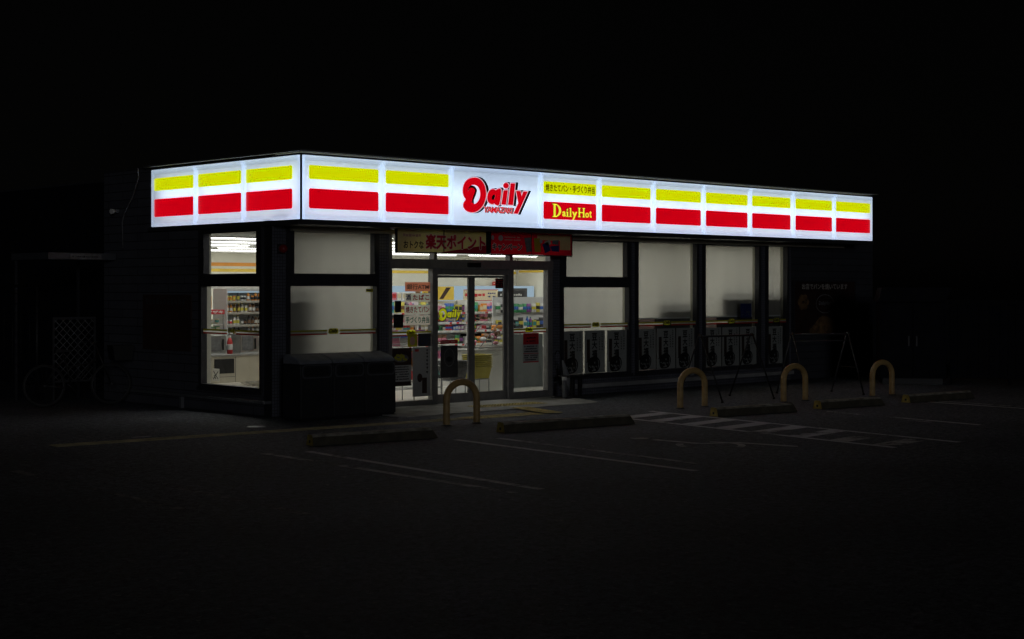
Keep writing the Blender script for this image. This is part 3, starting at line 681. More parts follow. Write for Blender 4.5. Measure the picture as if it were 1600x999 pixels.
t, w_, h_ = notice('sticker', 'black square sticker at the top right of the right sliding door', 4.56, 4.745, 1.885, 2.055, y=.044, face='board', cat='sticker'); mb = MB(); scribble(mb, .02, w_ - .02, .02, h_ - .02, -.001, 4, .8, seed=32); mb.build('small_print', 'red', t)
# right side light
t, w_, h_ = notice('poster', 'red headed printed poster below the stripe on the right glass pane', 5.185, 5.56, .615, 1.12, face='paper', cat='poster')
mb = MB(); mb.box(0, w_, -.001, -.0003, .31, h_); mb.box(0, w_, -.001, -.0003, 0, .02); mb.box(0, w_, -.001, -.0003, .15, .16); mb.build('colour_field', 'red', t)
mb = MB(); scribble(mb, .08, w_ - .07, .34, .45, -.002, 2, .9, seed=33); mb.build('headline', 'ink', t); mb = MB(); scribble(mb, .03, w_ - .03, .03, .14, -.001, 3, .8, seed=34); scribble(mb, .03, w_ - .03, .17, .30, -.001, 3, .8, seed=35); mb.build('small_print', 'ink', t)
t, w_, h_ = notice('notice', 'frosted white sheet covering the lower part of the right pane', 4.925, 5.68, .19, 1.10, y=.033, face='frost')
t['label'] = 'pale frosted sheet behind the lower part of the right glass pane'
t, w_, h_ = notice('notice', 'dark blue square notice in the second tall window under the blind', 11.25, 11.60, 1.30, 1.58, y=.03, face='navy'); mb = MB(); scribble(mb, .03, w_ - .03, .03, h_ - .03, -.001, 4, .5, seed=36); mb.build('small_print', 'ink_grey', t)
t, w_, h_ = notice('sticker', 'small dark sticker at the top right corner of the window above the bins', 1.78, 1.92, 1.83, 1.88, y=.028, face='yel_dull', cat='sticker')
mb = MB(); scribble(mb, .01, w_ - .01, .008, h_ - .008, -.001, 1, .9, seed=37); mb.build('small_print', 'ink', t)

# ================================================================ BANNERS over the door
t = thing('banner', 'cream campaign banner with large red writing over the entrance', 'banner', (2.10, -.35, 2.44))
mb = MB(); mb.m(0); mb.box(0, 1.875, 0, .02, .02, .38); mb.m(1); mb.prism([(.90, .018), (1.876, .018), (1.876, .15)], 'y', -.002, .0); mb.box(1.60, 1.876, -.0025, -.0002, .018, .08); mb.build('sheet', ['cream_t', 'red_t'], t)
mb = MB(); mb.box(-.02, 2.0, -.005, .03, .38, .40); mb.box(-.02, 2.0, -.005, .03, 0, .018); mb.box(-.03, -.002, -.005, .03, 0, .40); mb.box(.948, .962, -.006, -.0005, .02, .38); mb.box(1.878, 1.985, -.006, .03, .02, .38); mb.build('banner_frame', 'black', t)
mb = MB(); text_into(mb, '楽天ポイント', .56, 1.87, .055, .315, -.0035, .08); mb.build('lettering_outline', 'banner_pale', t)
mb = MB(); text_into(mb, '楽天ポイント', .57, 1.86, .065, .305, -.0055, .04); mb.build('lettering_face', 'banner_red', t)
mb = MB(); text_into(mb, 'おトクな', .12, .53, .07, .19, -.004, .03); mb.build('small_lettering', 'ink_brown', t)
mb = MB(); scribble(mb, .11, .50, .23, .32, -.004, 1, .95, seed=41); mb.build('faded_lettering', 'pink', t)
t = thing('banner', 'red campaign banner with white edged black writing and picture of packs over the entrance', 'banner', (4.105, -.352, 2.43))
mb = MB(); mb.box(0, 1.89, 0, .02, .02, .38); mb.build('sheet', 'red_t', t)
mb = MB(); mb.box(-.002, 1.90, -.005, .03, .38, .395); mb.box(-.002, 1.90, -.005, .03, 0, .018); mb.box(1.892, 1.91, -.006, .03, .02, .38); mb.box(.905, .915, -.006, -.0005, .02, .38); mb.build('banner_frame', 'ink_brown', t)
mb = MB(); text_into(mb, 'キャンペーン', .0, .70, .07, .21, -.003, .09); mb.build('lettering_outline', 'banner_pale', t)
mb = MB(); text_into(mb, 'キャンペーン', .008, .69, .083, .197, -.005, .03); mb.build('lettering_face', 'ink', t)
mb = MB(); mb.disc(.02, .29, .03, .04, -.002, 16); mb.disc(.20, .285, .055, .05, -.002, 18); mb.disc(1.14, .25, .035, .035, -.0045, 14); mb.build('badge', 'paper', t)
mb = MB(); scribble(mb, .28, .66, .235, .33, -.003, 2, .85, seed=42); mb.build('small_print', 'pink', t)
mb = MB(); mb.m(0); mb.box(1.05, 1.86, -.0015, -.0002, .27, .36); mb.box(1.60, 1.86, -.0015, -.0002, .11, .27); mb.build('picture_ground', 'cream_t', t)
for nm, pts, mt in (('pack_picture', [(.74, .30), (.90, .31), (.93, .08), (.80, .06)], 'ink_grey'), ('pack_picture', [(.97, .30), (1.12, .30), (1.14, .07), (.99, .07)], 'yel_dull'),
                    ('box_picture', [(1.17, .20), (1.31, .25), (1.38, .10), (1.24, .05)], 'navy'), ('box_picture', [(1.36, .17), (1.58, .19), (1.58, .08), (1.40, .09)], 'navy'),
                    ('tissue_picture', [(1.21, .24), (1.35, .28), (1.39, .21), (1.28, .18)], 'beige'), ('tissue_picture', [(1.42, .27), (1.57, .28), (1.56, .20), (1.41, .21)], 'ink_grey')):
    mb = MB(); mb.poly([(p[0], -.0025, p[1]) for p in pts]); mb.build(nm, mt, t)

# ================================================================ LIGHT-BOX SIGN
SG = thing('illuminated_sign', 'long white light box sign with yellow and red bands round the shop corner', 'sign')
YF = -.74; XF = -.02; Z0, Z1 = 2.885, 3.805
def sign_panel(u0, u1, side=False, endcap=0):
    mb = MB(); rim, slx, slz, dp = .026, .034, .055, .045
    us = [u0 + .002, u0 + rim, u0 + rim + slx, u1 - rim - slx, u1 - rim, u1 - .002]
    zs = [Z0, Z0 + .018, Z0 + .018 + slz, Z1 - .018 - slz, Z1 - .018, Z1]
    def dep(i, j):
        a = 0 if i in (0, 1, 4, 5) else 1; c = 0 if j in (0, 1, 4, 5) else 1
        d = dp if a and c else 0.
        if i in (0, 5) or j in (0, 5): d = .015
        return d
    V = {}
    for i, u in enumerate(us):
        for j, z in enumerate(zs):
            d = dep(i, j); V[i, j] = mb.bm.verts.new((u, YF + d, z) if not side else (XF + d, u, z))
    for i in range(5):
        for j in range(5):
            q = [V[i, j], V[i + 1, j], V[i + 1, j + 1], V[i, j + 1]]; mb._f(q if not side else q[::-1], False)
    # return edges back to the box
    def P(u, d, z): return (u, YF + d, z) if not side else (XF + d, u, z)
    for a, b_ in (((us[0], Z0), (us[5], Z0)), ((us[5], Z0), (us[5], Z1)), ((us[5], Z1), (us[0], Z1)), ((us[0], Z1), (us[0], Z0))):
        mb.quad(P(a[0], .015, a[1]), P(a[0], .05, a[1]), P(b_[0], .05, b_[1]), P(b_[0], .015, b_[1]))
    bmesh.ops.remove_doubles(mb.bm, verts=mb.bm.verts, dist=1e-5)
    ob = mb.build('sign_panel', 'sgn_w', SG)
    md = ob.modifiers.new('soft', 'BEVEL'); md.width = .010; md.segments = 3; md.limit_method = 'ANGLE'; md.angle_limit = R(15)
    for p in ob.data.polygons: p.use_smooth = True
    return ob
def band(par, u0, u1, z0, z1, mt, name, side=False, r=.03):
    mb = MB(); u0 -= .012; u1 += .012; pts = round_rect(u0, u1, z0, z1, r)
    if side: pts3 = [(XF + .037, p[0], p[1]) for p in pts][::-1]
    else: pts3 = [(p[0], YF + .037, p[1]) for p in pts]
    mb.poly(pts3); return mb.build(name, mt, par)
YB = (3.466, 3.670); RB = (3.042, 3.333)
fx = [-.02, 1.505, 2.895, 4.88, 6.31, 7.745, 9.165, 10.58, 11.985, 13.405, 14.80]
bx = [(.16, 1.425), (1.585, 2.844), None, (4.965, 6.232), (6.395, 7.661), (7.828, 9.081), (9.251, 10.498), (10.659, 11.889), (12.083, 13.329), (13.479, 14.735)]
for i in range(10):
    if i == 0: p = sign_panel(.010, 1.505)
    else: p = sign_panel(fx[i], fx[i + 1])
    if bx[i]:
        band(p, *bx[i], *YB, 'sgn_y', 'yellow_band'); band(p, *bx[i], *RB, 'sgn_r', 'red_band')
    if i == 2:
        mb = MB(); logo_into(mb, 'shadow', 3.136, 3.092, 1, 1, YF + .036); text_into(mb, 'YAMAZAKI', 3.60, 4.27, 3.092, 3.20, YF + .0358, .07, .15, .85)
        for e in (.01, .02, .03): outline_into(mb, [[(3.345 + e, 3.244), (3.379 + e, 3.235), (3.45, 3.436), (3.40 + e, 3.434)]], YF + .0355)
        mb.build('lettering_shadow', 'sgn_k', p)
        mb = MB(); logo_into(mb, 'outline', 3.136, 3.092, 1, 1, YF + .033); text_into(mb, 'YAMAZAKI', 3.585, 4.24, 3.098, 3.205, YF + .0322, .055, .15, .85); mb.build('lettering_outline', 'sgn_out', p)
        # the open counter of the first letter shows the white panel and a black inner shadow
        mb = MB(); outline_into(mb, [LDh], YF + .0325); mb.build('letter_counter', 'sgn_w2', p)
        mb = MB(); outline_into(mb, [smooth_loop(LG_Ds, 2)], YF + .0318); outline_into(mb, [Lah], YF + .0318); mb.build('counter_shadow', 'sgn_k', p)
        mb = MB(); logo_into(mb, 'fill', 3.136, 3.092, 1, 1, YF + .031); mb.build('lettering_face', 'sgn_r', p)
        mb = MB(); text_into(mb, 'YAMAZAKI', 3.59, 4.235, 3.103, 3.20, YF + .0305, .03, .15, .85); mb.build('small_lettering', 'sgn_r', p)
    if i == 3:
        mb = MB(); text_into(mb, '焼きたてパン・手づくり弁当', 5.0, 6.20, 3.505, 3.63, YF + .0345, .022); mb.build('lettering', 'sgn_dr', p)
        def serif(mb, y, off):
            def st(x, z0, z1, w_=.035, s_=.018, b_=1, t_=1):
                outline_into(mb, [[(x - w_ / 2, z0), (x + w_ / 2, z0), (x + w_ / 2, z1), (x - w_ / 2, z1)]], y, off)
                if b_: outline_into(mb, [[(x - w_ / 2 - s_, z0), (x + w_ / 2 + s_, z0), (x + w_ / 2 + s_, z0 + .013), (x - w_ / 2 - s_, z0 + .013)]], y, off)
                if t_: outline_into(mb, [[(x - w_ / 2 - s_, z1 - .013), (x + w_ / 2 + (s_ if t_ > 1 else 0), z1 - .013), (x + w_ / 2 + (s_ if t_ > 1 else 0), z1), (x - w_ / 2 - s_, z1)]], y, off)
            st(5.215, 3.08, 3.30, .05, .03, 1, 2)
            outer = [(5.22 + .155 * math.cos(R(a)), 3.19 + .11 * math.sin(R(a))) for a in range(-90, 91, 12)]
            inner = [(5.22 + .095 * math.cos(R(a)), 3.19 + .095 * math.sin(R(a))) for a in range(90, -91, -12)]
            outline_into(mb, [outer + inner], y, off)
            text_into(mb, 'a', 5.40, 5.485, 3.095, 3.185, y, .035 + off * 2)
            st(5.525, 3.095, 3.18); outline_into(mb, [[(5.522 + .02 * math.cos(k / 2), 3.212 + .018 * math.sin(k / 2)) for k in range(12)]], y, off)
            st(5.60, 3.095, 3.245); text_into(mb, 'y', 5.64, 5.765, 3.045, 3.185, y, .035 + off * 2)
            st(5.815, 3.095, 3.255, .036, .018, 1, 2); st(5.925, 3.095, 3.255, .036, .018, 1, 2); outline_into(mb, [[(5.81, 3.165), (5.93, 3.165), (5.93, 3.185), (5.81, 3.185)]], y, off)
            text_into(mb, 'o', 5.965, 6.055, 3.092, 3.18, y, .03 + off * 2); text_into(mb, 't', 6.065, 6.125, 3.095, 3.215, y, .035 + off * 2)
        mb = MB(); serif(mb, YF + .0352, .008); mb.build('lettering_outline', 'sgn_dr', p)
        mb = MB(); serif(mb, YF + .034, .0); mb.build('lettering_face', 'sgn_hot', p)
sy = [(-.712, .745), (.745, 2.065), (2.065, 3.36)]; sb = [(-.47, .690), (.83, 2.00), (2.13, 3.30)]
for (a, b_), (c, d) in zip(sy, sb):
    p = sign_panel(a, b_, True); band(p, c, d, *YB, 'sgn_y', 'yellow_band', True); band(p, c, d, *RB, 'sgn_r', 'red_band', True)
mb = MB(); mb.box(XF - .003, XF + .024, YF - .003, YF + .024, Z0 - .02, Z1 + .02, .004); mb.build('corner_post', 'dgrey', SG)
mb = MB(); mb.box(-.03, 14.83, YF - .006, YF + .05, Z0 - .045, Z0 - .004); mb.box(XF - .006, XF + .05, YF + .0502, 3.38, Z0 - .045, Z0 - .004)
mb.box(-.03, 14.83, YF - .004, YF + .06, Z1 + .003, Z1 + .03); mb.box(XF - .004, XF + .06, YF + .0602, 3.38, Z1 + .003, Z1 + .03); mb.build('sign_frame', 'dgrey', SG)
mb = MB(); mb.box(.325, 14.80, -.40, -.38, Z0, Z1); mb.box(14.803, 14.812, -.68, -.02, Z0, Z1); mb.box(.02, 14.8, -.68, -.405, Z0 - .002, Z0 + .004); mb.box(.30, .31, -.375, 3.36, Z0, Z1) ; mb.build('sign_box', 'white', SG)
for z in (3.27, 3.43):
    x = .10
    while x < 14.6: mb = MB(); mb.tube([(x, YF + .19, z), (x + 1.15, YF + .19, z)], .014, 6); mb.build('sign_tube', 'tube_sign', SG); x += 1.22
    y = -.5
    while y < 3.1: mb = MB(); mb.tube([(XF + .16, y, z), (XF + .16, y + 1.15, z)], .014, 6); mb.build('sign_tube', 'tube_sign', SG); y += 1.25

# ================================================================ CEILING LIGHTS
proto = None
for r_ in range(6):
    y = 1.0 + r_ * 1.75
    for c_ in range(5):
        x = 1.9 + c_ * 3.0 if y < 4.0 else 2.65 + c_ * 2.85
        if proto is None:
            proto = thing('ceiling_light', 'white fluorescent batten glowing on the shop ceiling', 'ceiling light', (x, y, 2.735), group='fluorescent lights on the shop ceiling')
            mb = MB(); mb.box(-1.22, 1.22, -.07, .07, -.022, .0, .004); mb.build('housing', 'white', proto)
            mb = MB(); mb.tube([(-1.19, 0, -.046), (1.19, 0, -.046)], .013, 8); mb.build('tube', 'tube_soft', proto); mb = MB(); mb.quad((-1.19, -.06, -.0235), (-1.19, .06, -.0235), (1.19, .06, -.0235), (1.19, -.06, -.0235)); mb.build('diffuser', 'tube', proto); t = proto
        else: t = copy_tree(proto)
        t.location = (x, y, 2.735)

# ================================================================ PRODUCTS
PC = {}
def colmat(n, c): 
    if n not in M: M[n] = mat('print_' + n, c, .45, 0, .1, 30)
    return n
COLS = dict(yellow=(.62, .54, .08), red=(.6, .04, .04), green=(.06, .32, .12), blue=(.05, .14, .5), white=(.75, .75, .73), orange=(.75, .28, .04), purple=(.28, .08, .32), pink=(.7, .25, .35), brown=(.18, .09, .04), teal=(.05, .3, .3), black=(.03, .03, .035), cream=(.7, .62, .42))
for k, v in COLS.items(): colmat('c_' + k, v)
def product_mesh(kind, c1, c2):
    k = (kind, c1, c2)
    if k in PC: return PC[k]
    mb = MB()
    if kind == 'bottle':
        mb.m(0); mb.lathe([(.030, 0), (.033, .01), (.033, .12), (.028, .15), (.013, .185)]); mb.m(1); mb.lathe([(.0335, .045), (.0345, .05), (.0345, .105), (.0335, .11)]); mb.m(1); mb.lathe([(.014, .186), (.014, .208)])
    elif kind == 'can': mb.m(0); mb.lathe([(.026, 0), (.032, .008), (.032, .11), (.026, .12)]); mb.m(1); mb.lathe([(.0325, .04), (.0328, .045), (.0328, .085), (.0325, .09)])
    elif kind == 'packet':
        n = 6; V = {}
        for s_ in (-1, 1):
            for i in range(n + 1):
                for j in range(n + 1):
                    u = i / n; v = j / n; V[s_, i, j] = mb.bm.verts.new(((u - .5) * .13, s_ * (.002 + .028 * (math.sin(math.pi * u) * math.sin(math.pi * v)) ** .6), v * .19))
        for s_ in (-1, 1):
            for i in range(n):
                for j in range(n):
                    mb.m(1 if 2 <= j <= 3 else 0); q = [V[s_, i, j], V[s_, i + 1, j], V[s_, i + 1, j + 1], V[s_, i, j + 1]]; mb._f(q if s_ < 0 else q[::-1], True)
    elif kind == 'box': mb.m(0); mb.box(-.05, .05, -.03, .03, 0, .15, .003); mb.m(1); mb.box(-.042, .042, -.032, -.0305, .045, .12)
    elif kind == 'cup': mb.m(0); mb.lathe([(.034, 0), (.047, .10), (.05, .105)]); mb.m(1); mb.lathe([(.0395, .03), (.0455, .08), (.0455, .082)])
    elif kind == 'magazine': mb.m(0); mb.prism([(-.01, 0), (.0, 0), (.05, .26), (.04, .26)], 'x', -.09, .09); mb.m(1); mb.prism([(-.012, .14), (-.011, .14), (.036, .24), (.028, .24)], 'x', -.085, .085)
    elif kind == 'bread_roll': mb.m(0); mb.lathe([(.02, 0), (.05, .015), (.058, .035), (.045, .06), (.015, .07)], n=12)
    elif kind == 'spray_bottle':
        mb.m(0); mb.lathe([(.04, 0), (.045, .01), (.045, .12), (.02, .17), (.015, .19)]); mb.m(1); mb.box(-.07, .03, -.012, .012, .19, .235, .006); mb.tube([(-.03, 0, .19), (-.05, 0, .14)], .006, 6)
    ob = mb.build(kind, ['c_' + c1, 'c_' + c2]); me = ob.data; bpy.data.objects.remove(ob); PC[k] = me; return me
def product(kind, c1, c2, x, y, z, where, rz=0., sc=1.):
    me = product_mesh(kind, c1, c2); o = bpy.data.objects.new(kind, me); COL.objects.link(o); o.location = (x, y, z); o.rotation_euler = (0, 0, rz); o.scale = (sc, sc, sc)
    nm = kind.replace('_', ' '); tag(o, '%s and %s %s %s' % (c1, c2, nm, where) if kind != 'bread_roll' else '%s bread roll %s' % (c1, where), nm, '%s and %s %ss %s' % (c1, c2, nm, where)); return o
def row(kinds, cols, x0, x1, y, z, where, step=.1, rz=0., along='x', run=3, sc=(1, 1)):
    x = x0; i = 0; c = None
    while x < x1:
        if i % run == 0 or rnd.random() < .2: c = (rnd.choice(kinds), rnd.choice(cols), rnd.choice(cols))
        st = {'packet': .14, 'box': .11, 'bottle': .075, 'can': .07, 'cup': .11, 'magazine': .19, 'bread_roll': .12}[c[0]] * step / .1
        c2 = c[2] if c[2] != c[1] else ('white' if c[1] != 'white' else 'red')
        px, py = (x + st / 2, y + rnd.uniform(-.015, .015)) if along == 'x' else (y + rnd.uniform(-.015, .015), x + st / 2)
        product(c[0], c[1], c2, px, py, z, where, rz + rnd.uniform(-.08, .08), rnd.uniform(*sc)); x += st * 1.04; i += 1

# ---- gondola across the sight line through the doors
G = thing('shelf_unit', 'long white shelf unit packed with goods, seen through the sliding doors', 'shelf', (4.3, 3.2, .02))
mb = MB(); mb.box(0, 3.75, .30, .33, .0, 1.62, .004); mb.build('back_panel', 'whitish', G)
mb = MB(); mb.box(0, 3.75, .0, .295, .0, .12); mb.build('plinth', 'white', G)
for z in (.125, .50, .77, 1.03, 1.19, 1.38):
    d = .02 if z > .3 else 0.; 
    mb = MB(); mb.box(0.002, 3.748, d, .298, z, z + .018); mb.m(1).box(.002, 3.748, d - .012, d - .001, z - .012, z + .032)
    rr = random.Random(int(z * 100)); x = .06
    mb.m(2)
    while x < 3.6: w_ = rr.uniform(.04, .09); mb.m(rr.choice((2, 2, 3))); mb.box(x, x + w_, d - .0135, d - .0125, z - .008, z + .028); x += w_ + rr.uniform(.03, .12)
    mb.build('shelf', ['white', 'whitish', 'paper_w', 'red'], G)
for x in (0, 1.25, 2.5, 3.735):
    mb = MB(); mb.box(x, x + .015, .0, .335, .12, 1.64); mb.build('upright', 'white', G)
bright = list(COLS)
WG = {.145: 'on the lowest shelf', .52: 'on the second shelf from the bottom', .79: 'on the third shelf from the bottom', 1.05: 'on the shelf below the middle', 1.21: 'on the shelf above the middle', 1.40: 'on the top shelf'}
for (z, wh), kinds, sc in zip(WG.items(), (['box', 'packet'], ['packet', 'box', 'cup'], ['packet', 'bottle', 'cup'], ['packet', 'can', 'box'], ['packet', 'cup', 'can'], ['packet', 'bottle', 'box']), ((1.1, 1.3), (.95, 1.15), (.85, 1.05), (.6, .72), (.7, .85), (.85, 1.15))):
    row(kinds, bright, 4.36, 8.0, 3.30, z + .02, wh + ' of the long shelf unit', step=.1 * sc[0], sc=sc, run=2)
# cards above it
t, w_, h_ = notice('placard', 'orange price placard standing above the long shelf unit', 5.75, 6.55, 1.66, 1.92, y=3.30, face='amber', cat='placard', th=.01)
mb = MB(); mb.prism([(.42, .02), (.52, .02), (.72, .24), (.60, .24)], 'y', -.003, -.001); mb.build('picture', 'ink_brown', t); mb = MB(); scribble(mb, .04, .36, .03, .23, -.002, 3, .9, seed=50); mb.build('small_print', 'ink_brown', t)
t, w_, h_ = notice('placard', 'cream placard with red and blue print above the long shelf unit', 6.80, 7.72, 1.64, 1.86, y=3.30, face='c_cream', cat='placard', th=.01)
mb = MB(); scribble(mb, .04, .60, .05, .18, -.002, 1, .95, seed=51); mb.box(.0, w_, -.002, -.001, .0, .012); mb.box(.0, w_, -.002, -.001, h_ - .012, h_); mb.build('red_print', 'red', t); mb = MB(); scribble(mb, .64, .86, .05, .18, -.002, 2, .9, seed=52); mb.build('blue_print', 'navy', t)
t, w_, h_ = notice('placard', 'black placard with white print beside the cream one', 7.62, 8.32, 1.60, 1.83, y=2.6, face='dgrey', cat='placard', th=.01)
t.location.x = 7.05; mb = MB(); scribble(mb, .06, w_ - .05, .12, .20, -.002, 1, .95, seed=53); scribble(mb, .05, w_ - .05, .02, .11, -.002, 2, .9, seed=54); mb.build('white_print', 'white', t)

# ---- service counter and bread case at the right of the doors
C = thing('service_counter', 'white service counter just inside the right sliding door', 'counter', (5.10, 1.17, .02))
mb = MB(); mb.box(0, 2.6, 0, .6, 0, .74); mb.build('front_panel', 'whitish', C); mb = MB(); mb.box(-.05, 2.65, -.03, .63, .742, .79, .006); mb.build('counter_top', 'steel', C)
K = thing('bread_case', 'slanted glass case of wrapped bread on the white counter', 'display case', (5.36, 1.28, .812))
mb = MB(); mb.box(0, 1.0, 0, .42, 0, .035); mb.build('tray', 'steel', K)
mb = MB()
for y in (0, .41): mb.tube([(0.01, y, .04), (.42, y, .42), (.99, y, .42), (.99, y, .04)], .008, 6)
mb.tube([(.42, 0, .42), (.42, .41, .42)], .008, 6); mb.tube([(.99, 0, .42), (.99, .41, .42)], .008, 6); mb.build('case_frame', 'alu_grey', K)
mb = MB(); mb.prism([(.02, .045), (.42, .41), (.98, .41), (.98, .045)], 'y', .002, .006); mb.build('case_glass', 'glass', K)
rr = random.Random(3)
for k in range(26):
    x = rr.uniform(.12, .92); zmax = min(.33, max(.0, (x - .08) * .75)); z = rr.uniform(0, zmax)
    product('bread_roll', rr.choice(['pink', 'cream', 'brown', 'orange', 'white']), 'white', 5.36 + x, 1.28 + rr.uniform(.06, .36), .85 + z, 'piled in the slanted glass case', rr.uniform(0, 3), rr.uniform(.8, 1.2))
# ---- peg rack behind the right pane
t = thing('display_rack', 'white peg rack of hanging packs behind the right glass pane', 'rack', (6.35, 2.0, .02))
mb = MB(); mb.box(0, 1.5, .0, .02, 1.12, 1.70); mb.build('peg_board', 'whitish', t)
mb = MB(); mb.box(-.01, 1.51, -.14, -.001, 1.10, 1.118); mb.build('shelf', 'white', t)
for x in (.02, 1.48): mb = MB(); mb.tube([(x, .03, 0), (x, .03, 1.7)], .012, 6); mb.build('upright', 'metal', t)
row(['packet', 'bottle', 'box'], ['blue', 'purple', 'yellow', 'white', 'black', 'teal'], 6.38, 7.82, 1.92, 1.14, 'on the lower row of the peg rack', run=1, step=.085, sc=(.8, 1.05))
row(['packet'], ['blue', 'purple', 'yellow', 'white', 'black', 'green'], 6.38, 7.82, 1.96, 1.43, 'hanging on the upper row of the peg rack', run=1, step=.08, sc=(.8, 1.05))
# ---- baskets
M['basket_yellow'] = mat('dull_yellow_plastic', (.40, .34, .06), .5, 0, .1, 8)
def basket(x, y, z, c, lab, grp):
    mb = MB()
    def ring(a, b_, h): return [(-a, -b_, h), (a, -b_, h), (a, b_, h), (-a, b_, h)]
    A = [mb.bm.verts.new(p) for p in ring(.17, .12, 0)]; Bq = [mb.bm.verts.new(p) for p in ring(.21, .15, .2)]
    mb._f(A[::-1])
    for i in range(4): mb._f([A[i], A[(i + 1) % 4], Bq[(i + 1) % 4], Bq[i]])
    mb.tube([(-.215, -.155, .2), (.215, -.155, .2), (.215, .155, .2), (-.215, .155, .2)], .010, 6, close=True)
    o = mb.build('shopping_basket', c); o.location = (x, y, z); return tag(o, lab, 'shopping basket', grp)
for n_, x, c, nm in ((7, 4.98, 'yellow', 'yellow'), (5, 4.42, 'ink_grey', 'grey')):
    first = None
    for k in range(n_):
        lab = '%s plastic shopping basket in the nested stack inside the sliding doors' % nm
        if first is None: first = basket(x, .95, .32, 'basket_yellow' if c == 'yellow' else c, lab, nm + ' baskets in one nested stack')
        else:
            o = first.copy(); COL.objects.link(o); o.location.z = .32 + k * (.035 if nm == 'yellow' else .03)
for x, nm in ((4.98, 'yellow'), (4.42, 'grey')):
    t = thing('basket_stand', 'low wheeled stand under the %s shopping baskets' % nm, 'stand', (x, .95, .02)); mb = MB()
    for a in (-.17, .17):
        for c in (-.12, .12): mb.tube([(a, c, .05), (a, c, .29)], .009, 6)
    mb.tube([(-.17, -.12, .29), (.17, -.12, .29), (.17, .12, .29), (-.17, .12, .29)], .009, 6, close=True); mb.build('stand_frame', 'metal', t)
    for a in (-.17, .17):
        for c in (-.12, .12): mb = MB(); mb.tube([(a, c - .01, .025), (a, c + .01, .025)], .025, 10); mb.build('caster', 'leather', t)
# ---- magazine rack behind the left pane
t = thing('magazine_rack', 'wire rack of magazines behind the left glass pane of the entrance', 'rack', (2.75, .75, .02))
mb = MB()
for x in (0, .62, 1.24):
    mb.tube([(x, 0, 0), (x, 0, .95)], .009, 6); mb.tube([(x, .3, 0), (x, .3, 1.25)], .009, 6); mb.tube([(x, 0, .2), (x, .3, .2)], .007, 6)
for z, y in ((.2, 0), (.2, .3), (.55, 0), (.95, 0), (.60, .3), (1.0, .3), (1.25, .3)): mb.tube([(0, y, z), (1.24, y, z)], .007, 6)
mb.build('rack_frame', 'metal', t)
for z in (.55, .9): mb = MB(); mb.box(0, 1.24, .02, .29, z, z + .012); mb.build('shelf', 'white', t)
row(['magazine'], bright, 2.77, 3.95, .85, .932, 'on the upper shelf of the wire rack', run=1); row(['magazine'], bright, 2.77, 3.95, .85, .582, 'on the lower shelf of the wire rack', run=1)
row(['packet', 'box'], ['red', 'white', 'brown', 'pink', 'cream'], 4.4, 5.7, 3.42, 1.66, 'on top of the long shelf unit', run=2)
# ---- cold cabinets on the back wall
first = None
for k in range(5):
    if first is None:
        first = thing('drinks_cooler', '', 'cooler', (10.6, 10.25, .02)); t = first
        mb = MB(); mb.box(0, 1.0, .0, .70, 0, .18); mb.box(0, .03, 0, .70, .18, 1.90); mb.box(.97, 1.0, 0, .70, .18, 1.90); mb.box(.03, .97, .66, .70, .18, 1.90); mb.box(.03, .97, 0, .66, 1.88, 1.92); mb.build('cabinet', 'whitish', t)
        mb = MB(); mb.box(.002, .998, -.02, -.002, 1.55, 1.92); mb.build('header_light', 'cold', t)
        for z in (.5, .85, 1.2): mb = MB(); mb.box(.03, .97, .05, .6, z, z + .02); mb.build('shelf', 'white', t)
    else: t = copy_tree(first)
    t.location.x = 10.6 + k * 1.01; t['group'] = 'cold cabinets on the back wall'; t['category'] = 'cooler'
    t['label'] = 'white cold cabinet with pale blue lit header on the back wall'
t, w_, h_ = notice('wall_board', 'black board on the far wall behind the right pane', 14.55, 15.35, 1.62, 1.88, y=10.2, face='dgrey', cat='board', th=.02)
t, w_, h_ = notice('notice', 'small red notice on the far wall above the black board', 14.75, 15.10, 1.96, 2.06, y=10.9, face='red', th=.01); mb = MB(); scribble(mb, .02, w_ - .02, .02, h_ - .02, -.002, 1, .95, seed=60); mb.build('small_print', 'pink', t)

# ---- corner seen through the side window
C = thing('back_counter', 'beige counter with steel top inside the side window', 'counter', (.72, 2.85, .02))
mb = MB(); mb.box(0, 2.2, 0, .55, 0, .74); mb.build('front_panel', 'beige', C); mb = MB(); mb.box(-.03, 2.23, -.03, .58, .742, .775, .005); mb.build('counter_top', 'steel', C)
mb = MB(); mb.box(.14, .52, -.012, -.001, .46, .70); mb.build('vent_grille', 'black', C)
mb = MB(); mb.box(.55, .556, -.006, -.001, .02, .73); mb.box(.10, .55, -.006, -.001, .40, .408); mb.build('panel_joint', 'ink_grey', C)
for x, lab in ((.78, 'left steel food warmer on the beige counter'), (1.42, 'right steel food warmer with black handle on the beige counter')):
    t = thing('food_warmer', lab, 'appliance', (x, 2.92, .796)); mb = MB(); mb.box(0, .36, 0, .34, .02, .32, .008); mb.build('cabinet', 'steel', t)
    mb = MB(); mb.box(.03, .25, -.006, -.001, .05, .29); mb.build('door_glass', 'ink_grey', t); mb = MB(); mb.box(.28, .30, -.03, -.001, .07, .25, .005); mb.build('handle', 'black', t)
    mb = MB(); mb.box(-.01, .37, -.01, .35, 0, .019); mb.build('base', 'whitish', t)
product('bottle', 'red', 'white', 1.26, 3.0, .796, 'between the two steel warmers', 0, 1.45); product('bottle', 'white', 'black', 1.18, 3.05, .796, 'between the two steel warmers', 0, 1.2)
t = thing('snack_case', 'glass snack case with red lettered header behind the side window', 'display case', (1.02, 3.75, .02))
mb = MB(); mb.box(0, .62, 0, .5, 0, .92); mb.build('cabinet_base', 'whitish', t)
mb = MB()
for x in (.008, .612):
    for y in (.008, .492): mb.tube([(x, y, .93), (x, y, 1.42)], .009, 6)
mb.build('case_frame', 'alu_grey', t)
